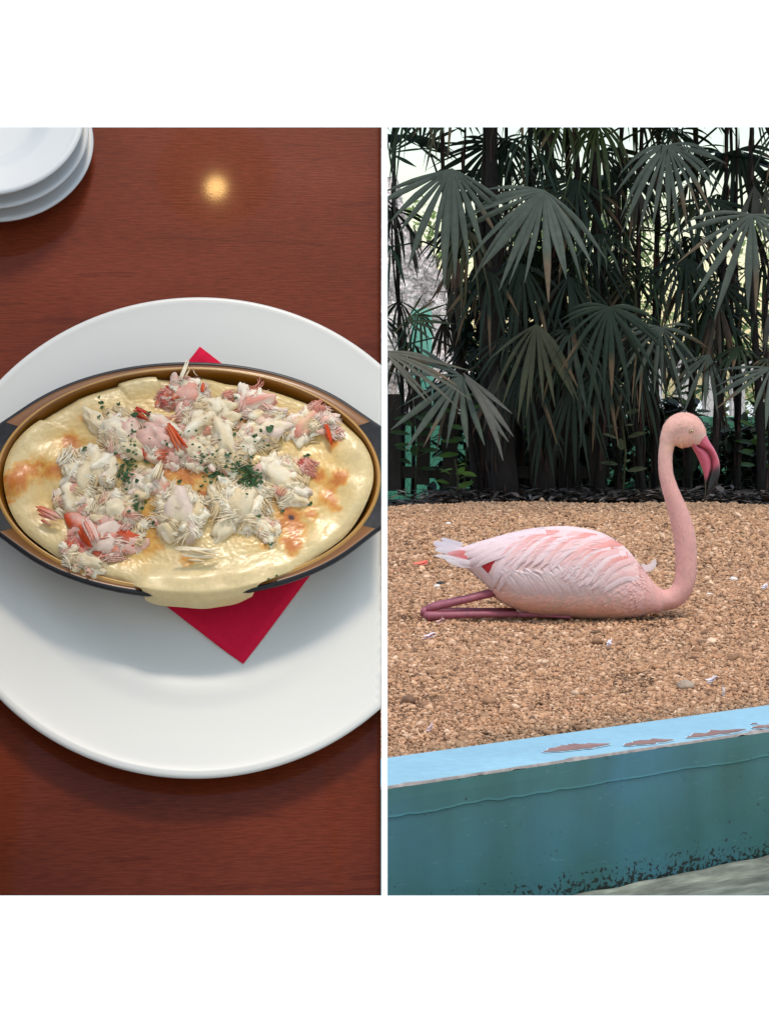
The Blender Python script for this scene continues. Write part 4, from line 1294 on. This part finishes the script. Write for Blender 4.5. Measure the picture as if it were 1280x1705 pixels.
def palm(px, y, top, r, lean, label, nleaf, zmin=.7, seed=0, dead=3, base_py=None, ncane=1):
    rl = random.Random(seed * 13 + 1)
    bx = (px - 640) / FP * y
    root = Vector((bx, y, -.05))
    t = thing('lady_palm', label, 'palm', root, 'palms behind the gravel')
    canes = []
    for c in range(ncane):
        off = Vector((rl.uniform(-.05, .05) if c else 0, rl.uniform(-.04, .06) if c else 0, 0))
        ln = lean + (rl.uniform(-.10, .10) if c else rl.uniform(-.02, .02))
        tp = top * (1 if c == 0 else rl.uniform(.7, 1))
        pts_ = []; rad = []
        for i in range(15):
            s = i / 14
            pts_.append(off + Vector((ln * tp * s + (.03 + .03 * c) * math.sin(s * (3.5 + seed % 3) + seed), .03 * math.sin(s * 3 + seed), tp * s)))
            rad.append(r * (.70 if r < .045 else 1.0) * (1.35 - .95 * s ** .5) * (1 + .10 * (i % 2)) * (1 if c == 0 else .7))
        g = G()
        g.tube(pts_, rad, 9, (.015, .010, .008))
        # ragged fibre sheaths
        for k in range(int(30 * r / .03)):
            s = rl.random() ** 1.3; i = min(13, int(s * 14)); p = pts_[i]; a = rl.uniform(0, 6.28)
            o_ = Vector((math.cos(a), math.sin(a), 0))
            q0 = p + o_ * rad[i] * 1.02; q1 = p + o_ * rad[i] * rl.uniform(1.15, 1.7) + Vector((0, 0, rl.uniform(.08, .22)))
            sd = Vector((-o_.y, o_.x, 0)) * rl.uniform(.004, .011)
            g.add([q0 - sd, q0 + sd, (q0 + q1) / 2 + sd + o_ * .004, (q0 + q1) / 2 - sd + o_ * .004, q1], [(0, 1, 2, 3), (3, 2, 4)], rl.choice([(.045, .024, .018), (.028, .018, .014), (.075, .034, .025)]))
        g.build('cane', m_cane, t)
        canes.append(pts_)
    for k in range(nleaf):
        cp = canes[k % ncane]
        z = zmin + (top - zmin) * ((k + rl.random()) / nleaf)
        i = min(14, max(0, int(z / top * 14))); b0 = cp[i]
        az = k * 2.4 + rl.uniform(-.6, .6) + seed
        o_ = Vector((math.cos(az), math.sin(az) * .8, 0))
        L_ = rl.uniform(.24, .42)
        hub = b0 + o_ * rl.uniform(.18, .42) + Vector((0, 0, rl.uniform(.02, .22)))
        ax = o_ * rl.uniform(.35, .9) + Vector((0, 0, -rl.uniform(.25, 1.0)))
        nr = o_ * .7 + Vector((0, 0, .9)) + Vector((rl.uniform(-.4, .4), rl.uniform(-.6, .2), 0))
        fan(hub, ax, nr, L_, R(rl.uniform(150, 235)), rl.randint(9, 16), rl.uniform(.15, .8), rl, b0, rl.choice([None, None, None, (.040, .052, .016), (.05, .05, .022), (.018, .036, .012)])).build('leaf', m_palm, t)
    for k in range(5):
        # crown above the picture that shades the grove
        cp = canes[k % ncane]; b0 = cp[14] - Vector((0, 0, rl.uniform(0, .25))); az = k * 1.26 + seed
        o_ = Vector((math.cos(az), math.sin(az), 0))
        hub = b0 + o_ * rl.uniform(.25, .5) + Vector((0, 0, rl.uniform(.1, .3)))
        fan(hub, o_ + Vector((0, 0, -.15)), o_ * .2 + Vector((0, 0, 1)), rl.uniform(.5, .65), R(220), 15, .2, rl, b0, W=.075).build('leaf', m_palm, t)
    for k in range(dead):
        cp = canes[k % ncane]; i = rl.randint(4, 9); b0 = cp[i]; az = rl.uniform(0, 6.28)
        o_ = Vector((math.cos(az), math.sin(az) - .4, 0)).normalized()
        hub = b0 + o_ * rl.uniform(.05, .13)
        fan(hub, o_ * .25 + Vector((0, 0, -1)), o_, rl.uniform(.28, .42), R(60), 7, .15, rl, b0, rl.choice([(.10, .058, .038), (.07, .05, .036), (.055, .05, .036)])).build('dead_leaf', m_palm, t)
    palms.append((t, root, canes))
    return t
PL = [  # px, depth, top, r, lean, label, leaves
 (662, 11.3, 2.6, .022, .02, 'slim palm at the left edge beside the rocks', 5, 1.0, 1),
 (790, 10.3, 2.5, .030, -.10, 'palm leaning left, holding the low fan above the picket fence', 8, .9, 2),
 (842, 10.1, 2.7, .062, -.03, 'stoutest palm with a reddish fibrous trunk right of the picket fence', 11, .8, 3),
 (872, 10.9, 2.9, .040, .00, 'dark palm standing directly behind the stoutest trunk', 12, .9, 4),
 (912, 10.2, 2.8, .050, .015, 'dark thick palm right of the stoutest trunk, large fan high up', 12, .8, 5),
 (958, 10.6, 2.9, .038, -.02, 'black caned palm in the centre behind the flamingo back', 12, .7, 6),
 (992, 10.2, 2.8, .034, .005, 'palm in the centre below the domed dark fan', 11, .9, 7),
 (1022, 11.0, 2.9, .024, .01, 'slender straight palm behind the domed dark fan', 9, 1.0, 8),
 (1062, 10.3, 2.8, .030, .01, 'palm with a red brown cane just left of the flamingo neck', 9, .9, 9),
 (1102, 10.4, 2.7, .034, -.015, 'palm directly behind the flamingo neck, pale fan at head height', 9, .8, 10),
 (1150, 10.8, 2.7, .026, .01, 'palm behind the flamingo head with hanging red brown sheaths', 9, .9, 11),
 (1188, 10.3, 2.7, .030, .02, 'palm just right of the flamingo beak', 6, .9, 12),
 (1222, 10.9, 2.8, .026, -.01, 'thin dark palm second from the right edge', 6, .9, 13),
 (1262, 10.2, 2.8, .034, .005, 'palm at the right edge with the wide grey fan', 7, .8, 14),
]
for q in PL: palm(q[0], q[1], q[2], q[3], q[4], q[5], int(q[6] * 1.05), q[7], q[8], ncane=2)
# palms just outside the picture keep the grove going
for i, (px, y) in enumerate(((1330, 10.6), (1420, 10.3), (1530, 10.8), (560, 11.2), (470, 10.7), (370, 11.0))):
    palm(px, y, 2.6, .03, 0, ['palm beyond the right edge nearest the picture', 'second palm beyond the right edge', 'farthest palm beyond the right edge', 'palm hidden behind the right end of the table', 'palm hidden behind the middle of the table', 'palm hidden behind the left end of the table'][i], 8, .8, 30 + i, ncane=1)
def key(px, py, y, ang, L_px, spread, n, pi_, droop=.25, face=.75, tone=None, W=None, seed=None):
    """a large leaf seen in the picture; ang is where its middle points, 270 = down"""
    t, root, canes = palms[pi_]
    hub = P(px, py, y)
    a = R(ang); ax = Vector((math.cos(a), -.15, math.sin(a)))
    nr = Vector((0, -face, .66))
    rk = random.Random(px * 7 + py)
    cp = canes[0]; zz = hub.z - root.z - .15
    i = min(14, max(1, int(zz / cp[-1].z * 14)))
    g = fan(hub - root, ax, nr, L_px * y / FP, R(spread), n, droop, rk, cp[i], tone, W)
    g.build('leaf', m_palm, t)
GR = (.068, .082, .062); DK = (.015, .027, .015); OL = (.042, .052, .022)  # lit and shaded fans set apart by painted leaf tone
key(752, 281, 9.7, 262, 170, 150, 13, 1, .15, .8, GR)
key(905, 317, 9.6, 240, 185, 165, 17, 4, .18, .8, GR)
key(1110, 242, 9.8, 275, 130, 200, 16, 9, .35, .7, GR)
key(1251, 357, 9.6, 262, 160, 200, 13, 13, .2, .8, GR)
key(1014, 512, 9.7, 270, 125, 225, 19, 6, .45, .6, DK)
key(1100, 545, 9.9, 275, 95, 230, 13, 9, .3, .7, GR)
key(768, 626, 9.8, 228, 150, 190, 13, 1, .05, .9, GR)
key(772, 622, 9.7, 308, 150, 22, 4, 1, .03, .8, (.085, .082, .066), .05)
key(677, 532, 10.0, 10, 85, 130, 7, 0, .05, .8, OL)
key(640, 585, 9.5, 335, 160, 70, 7, 0, .12, .7, (.075, .075, .055))
key(648, 255, 10.0, 40, 90, 150, 9, 0, .0, .8, DK)
key(700, 245, 10.8, 60, 80, 200, 11, 1, .0, .8, DK)
key(843, 562, 9.9, 265, 95, 140, 10, 2, .25, .7, DK)
key(892, 540, 9.8, 268, 130, 120, 13, 4, .3, .7, (.055, .058, .030))
key(1042, 385, 10.3, 285, 75, 250, 15, 8, .2, .7, (.03, .055, .026))
key(1283, 612, 9.7, 222, 120, 120, 8, 13, .1, .8, GR)
key(1180, 330, 10.2, 265, 120, 180, 13, 11, .3, .7, DK)
key(960, 300, 10.0, 250, 150, 180, 14, 5, .2, .7, DK)
key(1000, 250, 10.4, 300, 130, 170, 13, 6, .2, .7, DK)
key(820, 240, 10.5, 230, 120, 190, 13, 2, .2, .7, DK)
key(1200, 470, 10.3, 255, 120, 190, 13, 12, .3, .7, DK)
key(1225, 250, 10.4, 290, 120, 200, 13, 13, .3, .7, DK)
key(935, 590, 10.0, 270, 110, 150, 12, 4, .3, .7, DK)
key(1180, 590, 10.0, 240, 100, 110, 7, 11, .25, .8, GR)
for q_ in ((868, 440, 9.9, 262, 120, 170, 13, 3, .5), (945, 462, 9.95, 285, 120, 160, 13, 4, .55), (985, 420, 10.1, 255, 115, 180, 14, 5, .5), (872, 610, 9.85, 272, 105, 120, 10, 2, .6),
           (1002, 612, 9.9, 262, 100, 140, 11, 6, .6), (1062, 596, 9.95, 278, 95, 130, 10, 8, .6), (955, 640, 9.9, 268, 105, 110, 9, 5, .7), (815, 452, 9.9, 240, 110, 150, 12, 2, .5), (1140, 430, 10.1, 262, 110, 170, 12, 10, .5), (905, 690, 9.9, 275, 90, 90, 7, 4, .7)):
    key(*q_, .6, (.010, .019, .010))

# ------------------------------------------------------------------ picket fence, pond wall, wire, shrubs
m_picket = mat('dark_weathered_wood', (.030, .022, .017), .85, var=[(8, .3), (50, .3)], bump=(40, .5, .004), stretch=(4, 4, 1))
YFN = 10.75
fx = lambda px: (px - 640) / FP * YFN
fo = Vector((fx(900), YFN, -.05))
fence = thing('picket_fence', 'dark rustic picket fence behind the palms in front of teal water', 'fence', fo)
rr = random.Random(9)
for k in range(20):
    x = fx(655 + 48 * k - 48 * 12) - fo.x; w = rr.uniform(.040, .050); top = rr.uniform(.58, .70) + .05
    g = G(); g.box((x - w, -.012, .05 + rr.uniform(0, .05)), (x + w, .012, top))
    o = g.build('picket', m_picket, fence, smooth=False)
    o.rotation_euler = (0, rr.uniform(-.03, .03), 0)
for z in (.165, .48):
    g = G(); g.box((fx(60) - fo.x, .013, z - .035), (fx(1015) - fo.x, .045, z + .035)); g.build('rail', m_picket, fence, smooth=False)
m_tealw = mat('pale_teal_render', lin(118, 196, 164), .6, var=[(4, .12), (40, .06)])
g = G(); g.box((-6, 12.6, -.24), (7, 12.75, .42))
tag(g.build('pond_wall', m_tealw, smooth=False), 'pale teal painted wall seen through the picket fence', 'wall')
m_water = mat('pond_water', lin(96, 172, 150), .08, var=(3, .1), bump=(14, .2, .01))
mobj('pond', [(-6, 9.2, -.16), (7, 9.2, -.16), (7, 12.6, -.16), (-6, 12.6, -.16)], [(0, 1, 2, 3)], m_water, smooth=False)['kind'] = 'structure'
# soil bank the palms and fence stand on
m_soil = mat('dark_soil', (.035, .028, .022), 1, var=(12, .4), bump=(40, .8, .02))
V = []; F = []
for i in range(121):
    x = -4.6 + 10 * i / 120
    e = far_edge(x) - .06
    h = .02 * noise.noise(Vector((x * 3, 0, 5)))
    lo = -.06 if x < .28 else .0
    V += [(x, e, -.02), (x, e + .25, .01 + h + lo * .4), (x, e + .9, .0 + h + lo), (x, 11.5, -.03 + lo), (x, 11.7, -.24)]
for i in range(120):
    for j in range(4):
        a = i * 5 + j; F.append((a, a + 5, a + 6, a + 1))
mobj('soil_bank', V, F, m_soil)['kind'] = 'structure'
# chicken wire
m_wire = mat('dark_wire', (.03, .035, .03), .5)
g = G(); cs = .035
for i in range(70):
    for j in range(11):
        x = -.15 + i * cs * 1.5; z = .0 + j * cs * math.sqrt(3) + (cs * math.sqrt(3) / 2 if i % 2 else 0)
        for k in range(3):
            a = R(60 * k); b_ = R(60 * (k + 1))
            p = Vector((x + cs * math.cos(a), 0, z + cs * math.sin(a))); q = Vector((x + cs * math.cos(b_), 0, z + cs * math.sin(b_)))
            n_ = (q - p).normalized(); s_ = Vector((-n_.z, 0, n_.x)) * .0011
            g.add([p - s_, p + s_, q + s_, q - s_], [(0, 1, 2, 3)])
wo = g.build('wire_netting', m_wire, smooth=False, M=(0, 11.0, -.06))
tag(wo, 'thin hexagonal wire netting stretched behind the picket fence', 'netting')
# young shrubs
m_green = mat('fresh_leaf', attr=True, rough=.45, var=(20, .2), trans=.35, spec=.4)
def oval(g, p, d, up, l, w, c):
    d = d.normalized(); s = d.cross(up)
    if s.length < .05: s = Vector((1, 0, 0))
    s.normalize(); u_ = s.cross(d)
    V = []; n_ = 5
    for j in range(n_ + 1):
        t = j / n_; ww = w * math.sin(math.pi * min(1, .06 + .94 * t)) ** .8
        q = p + d * l * t - u_ * l * .18 * t * t
        V += [q - s * ww * .5, q + u_ * ww * -.12, q + s * ww * .5]
    F = []
    for j in range(n_): F += [(3 * j, 3 * j + 1, 3 * j + 4, 3 * j + 3), (3 * j + 1, 3 * j + 2, 3 * j + 5, 3 * j + 4)]
    g.add(V, F, c)
def shrub(px, py, y, hpx, n, lpx, label, seed, tone=(.07, .13, .02)):
    b_ = P(px, py, y); b_.z = -.05
    hh = P(px, py - hpx, y).z - b_.z
    t = thing('young_shrub', label, 'shrub', b_, 'bright green shrubs by the fence')
    rs = random.Random(seed); k_ = y / FP
    g = G(); g.tube([(0, 0, 0), (.02, 0, hh * .6), (0, .02, hh)], [.008, .006, .003], 6, (.05, .05, .02)); g.build('stem', m_cane, t)
    g = G()
    for i in range(n):
        z = hh * (.35 + .65 * (i + rs.random()) / n); a = i * 2.4 + rs.random()
        d = Vector((math.cos(a), math.sin(a) * .7 - .2, rs.uniform(-.2, .6)))
        c = np.array(tone) * rs.uniform(.9, 2.2)
        st_ = Vector((0, 0, z)); l = lpx * k_ * rs.uniform(.7, 1.2)
        oval(g, st_ + d * .03, d, Vector((0, -.5, 1)), l, l * .5, c)
    g.build('foliage', m_green, t)
shrub(757, 840, 10.0, 75, 9, 34, 'low bright green shrub in front of the picket fence', 1)
shrub(772, 840, 10.5, 190, 14, 36, 'tall bright green shrub behind the leaning palm', 2)
shrub(690, 850, 10.6, 165, 16, 30, 'dull green shrub among the pickets at the left', 3, (.04, .07, .02))
shrub(905, 840, 11.2, 230, 22, 40, 'bright green shrub glimpsed between the two thickest palms', 4)
shrub(1262, 835, 10.9, 130, 16, 32, 'bright green shrub by the right edge', 5)
shrub(1150, 838, 11.3, 260, 18, 32, 'yellow green shrub behind the flamingo head', 6, (.10, .15, .03))
shrub(1035, 838, 10.0, 150, 9, 34, 'pale olive seedling left of the flamingo neck', 7, (.09, .10, .05))
# leaf litter at the foot of the palms
m_lit = mat('dead_leaf_litter', attr=True, rough=.9, var=(30, .3))
g = G(); rl = random.Random(77)
for i in range(2600):
    x = rl.uniform(-.1, 2.5); y = far_edge(x) - .10 + abs(rl.gauss(0, .3))
    if x < .25 and rl.random() < .75: continue
    a = rl.uniform(0, 6.28); l = rl.uniform(.03, .13); z = rl.uniform(0, .05) * (1 if y > far_edge(x) else .3)
    d = Vector((math.cos(a), math.sin(a), rl.uniform(-.1, .45)))
    c = np.array(rl.choice([(.05, .036, .028), (.09, .066, .05), (.13, .10, .085), (.035, .027, .022), (.16, .14, .125)]))
    oval(g, Vector((x, y, z)), d, Vector((0, 0, 1)), l, l * rl.uniform(.12, .4), c)
tag(g.build('leaf_litter', m_lit, M=(0, 0, 0)), 'dry brown and grey leaf litter along the foot of the palms', 'leaf litter', kind='stuff')

# ------------------------------------------------------------------ far background
m_rock = mat('pale_pitted_rock', lin(206, 192, 186), .9, var=[(4, .4), (14, .6), (40, .5)], bump=(24, 1, .06))
def rock(px, py, y, w, h, label, seed):
    c = P(px, py, y)
    bm = bmesh.new(); bmesh.ops.create_icosphere(bm, subdivisions=5, radius=1)
    for v in bm.verts:
        f = 1 + .25 * noise.noise(v.co * 1.5 + Vector((seed, 0, 0))) + .12 * noise.noise(v.co * 4 + Vector((seed, 0, 0))) + .06 * noise.noise(v.co * 11)
        v.co = Vector((v.co.x * w * f, v.co.y * w * .6 * f, v.co.z * h * f))
    me = bpy.data.meshes.new('rock'); bm.to_mesh(me); bm.free(); me.materials.append(m_rock)
    me.polygons.foreach_set('use_smooth', [True] * len(me.polygons))
    o = bpy.data.objects.new('rock', me); COL.objects.link(o); o.location = (c.x, c.y, h * .75 - .25)
    tag(o, label, 'rock', 'pale rocks behind the fence')
rock(640, 600, 14.6, .55, 1.35, 'tall pale pitted rock at the left behind the palms', 1)
rock(745, 640, 14.2, .55, .62, 'low pinkish rock right of the tall one behind the fence', 4)
rock(590, 600, 14.9, .6, 1.05, 'pale rock hidden beyond the left edge', 8)
m_post = mat('teal_post_paint', lin(110, 176, 156), .6, var=(8, .15))
g = G(); c = P(708, 600, 13.4); n_ = 12
g.tube([(0, 0, 0), (.01, 0, .5), (-.02, 0, 1.0), (-.03, 0, 1.45)], [.09, .085, .08, .075], 14); g.build('teal_post', m_post, M=(c.x, c.y, -.24))
tag(bpy.data.objects['teal_post'], 'thick teal painted post standing by the rocks at left', 'post')
# pale railing at the right
m_rail = mat('pale_concrete_rail', lin(196, 186, 180), .8, var=(8, .1))
y = 16.5; c0 = P(1090, 600, y); c1 = P(1300, 585, y)
g = G(); ro = Vector((c0.x, y, ZF))
rail = thing('stone_balustrade', 'pale stone balustrade glimpsed behind the flamingo head at right', 'balustrade', ro)
g = G(); g.box((-.1, -.08, c0.z - ZF - .10), (3.2, .08, c0.z - ZF)); g.build('handrail', m_rail, rail, smooth=False)
for k in range(13):
    g = G(); x = k * .25
    g.box((x - .06, -.06, 0), (x + .06, .06, c0.z - ZF - .10)); g.build('baluster', m_rail, rail, smooth=False)
# trees
m_far = mat('tree_leaf', attr=True, rough=.6, var=(4, .2), trans=.45)
m_bark = mat('bark', (.09, .075, .06), .9, var=(12, .3), bump=(20, .6, .02))
def tree(px, y, top, rad, n, label, seed, tone, zc=None):
    rs = random.Random(seed); x = (px - 640) / FP * y
    t = thing('tree', label, 'tree', Vector((x, y, ZF)), 'leafy trees beyond the pond')
    g = G(); hgt = top - ZF
    g.tube([(0, 0, 0), (.05, 0, hgt * .35), (-.03, .05, hgt * .7), (0, 0, hgt * .95)], [.11, .09, .05, .015], 10)
    cl = []
    for k in range(16):
        a = rs.uniform(0, 6.28); z = hgt * rs.uniform(.25, .98); r_ = rad * rs.uniform(.35, 1) * (1 - .4 * z / hgt)
        e = Vector((math.cos(a) * r_, math.sin(a) * r_, z)); cl.append(e)
        g.tube([(0, 0, z * .7), (e * .6 + Vector((0, 0, z * .35))), e], [.03, .018, .006], 5)
    g.build('trunk', m_bark, t)
    g = G()
    for k in range(int(n * 2.2)):
        c_ = rs.choice(cl); p = c_ + Vector((rs.gauss(0, .22), rs.gauss(0, .22), rs.gauss(0, .17))) * rad
        d = Vector((rs.gauss(0, 1), rs.gauss(0, 1), rs.gauss(-.3, .6)))
        oval(g, p, d, Vector((0, 0, 1)), rs.uniform(.05, .10), rs.uniform(.03, .055), np.array(tone) * rs.uniform(.6, 1.5))
    g.build('crown', m_far, t)
tree(700, 19, 2.5, .8, 500, 'pale green tree at upper left beyond the rocks', 1, (.22, .30, .09))
tree(860, 20, 2.6, .8, 800, 'yellow green tree showing between palms left of the centre', 2, (.20, .28, .07))
tree(1010, 19, 2.7, 1.0, 1100, 'light green tree in the bright gap right of the centre', 3, (.26, .34, .14))
tree(1180, 21, 2.0, .8, 500, 'light green tree beyond the balustrade', 4, (.24, .32, .12))
tree(1330, 20, 2.8, 1.1, 1100, 'light green tree beyond the right edge', 5, (.22, .3, .1))
# dark bushes filling the shade behind the fence
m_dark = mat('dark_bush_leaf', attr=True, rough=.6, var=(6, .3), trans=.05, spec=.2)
def bush(px, y, w, h, n, label, seed):
    rs = random.Random(seed); x = (px - 640) / FP * y
    t = thing('dark_bush', label, 'bush', Vector((x, y, ZF)), 'dark bushes behind the fence')
    g = G()
    for k in range(7):
        a = rs.uniform(-1, 1); g.tube([(a * w * .2, 0, 0), (a * w * .6, rs.uniform(-.1, .1), h * .5), (a * w * .9, rs.uniform(-.15, .15), h * .9)], [.02, .014, .006], 5, (.03, .025, .02))
    g.build('stem', m_cane, t)
    g = G()
    for k in range(n):
        a = rs.uniform(-1, 1); z = h * rs.random() ** .8
        if abs(a) > 1 - .5 * (z / h) ** 2 + .25 * noise.noise(Vector((a * 3, z * 3, seed))): continue
        p = Vector((a * w, rs.gauss(0, .14), z))
        d = Vector((rs.gauss(0, 1), rs.gauss(0, 1), rs.gauss(-.2, .6)))
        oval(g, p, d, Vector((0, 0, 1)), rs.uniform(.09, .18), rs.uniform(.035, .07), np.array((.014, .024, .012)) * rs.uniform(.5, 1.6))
    g.build('foliage', m_dark, t)
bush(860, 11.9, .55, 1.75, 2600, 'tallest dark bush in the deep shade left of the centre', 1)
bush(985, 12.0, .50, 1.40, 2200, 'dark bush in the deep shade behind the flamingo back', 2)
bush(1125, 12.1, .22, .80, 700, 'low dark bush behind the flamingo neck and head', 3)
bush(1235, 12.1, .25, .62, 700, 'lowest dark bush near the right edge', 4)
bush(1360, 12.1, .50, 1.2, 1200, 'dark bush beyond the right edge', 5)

# ------------------------------------------------------------------ warm lamp over the table (its reflection shows in the wood)
_u, _v = uv(360, 312); _p = T @ Vector((_u, _v, 0)); _d = (_p - CAM).normalized()
_r = _d - NN * 2 * _d.dot(NN)
LB = _p + _r * 1.0
m_bulb = bpy.data.materials.new('lit_bulb'); m_bulb.use_nodes = True
_b = m_bulb.node_tree.nodes['Principled BSDF']; _b.inputs['Base Color'].default_value = (1, .8, .5, 1)
_b.inputs['Emission Color'].default_value = (1.0, .62, .22, 1); _b.inputs['Emission Strength'].default_value = 160
m_lampm = mat('lamp_metal', (.05, .045, .04), .4)
lampo = thing('floor_lamp', 'tall dark arc floor lamp with a lit warm bulb over the table', 'lamp', Vector((-1.15, LB.y, ZF)))
def LL(p): return Vector(p) - lampo.location
g = G(); bm = bmesh.new(); bmesh.ops.create_icosphere(bm, subdivisions=3, radius=.014)
g.add([LL(LB) + v.co for v in bm.verts], [tuple(v.index for v in f.verts) for f in bm.faces]); bm.free(); g.build('bulb', m_bulb, lampo)
g = G(); g.tube([(0, 0, 0), (0, 0, 1.2), (.05, 0, LB.z - ZF + .15), (.4, 0, LB.z - ZF + .30), LL(LB) + Vector((-.2, 0, .24)), LL(LB) + Vector((0, 0, .16)), LL(LB) + Vector((0, 0, .028))], .009, 8); g.build('arc_pole', m_lampm, lampo)
g = G(); g.tube([(0, 0, 0), (0, 0, .025)], [.14, .13], 24); g.build('foot', m_lampm, lampo)
g = G(); n_ = 28
V = [LL(LB) + Vector((r_ * math.cos(2 * math.pi * k / n_), r_ * math.sin(2 * math.pi * k / n_), z_)) for r_, z_ in ((.012, .075), (.05, .07), (.085, .035)) for k in range(n_)]
g.add(V, [(j * n_ + k, j * n_ + (k + 1) % n_, (j + 1) * n_ + (k + 1) % n_, (j + 1) * n_ + k) for j in range(2) for k in range(n_)]); g.build('lamp_shade', m_lampm, lampo)
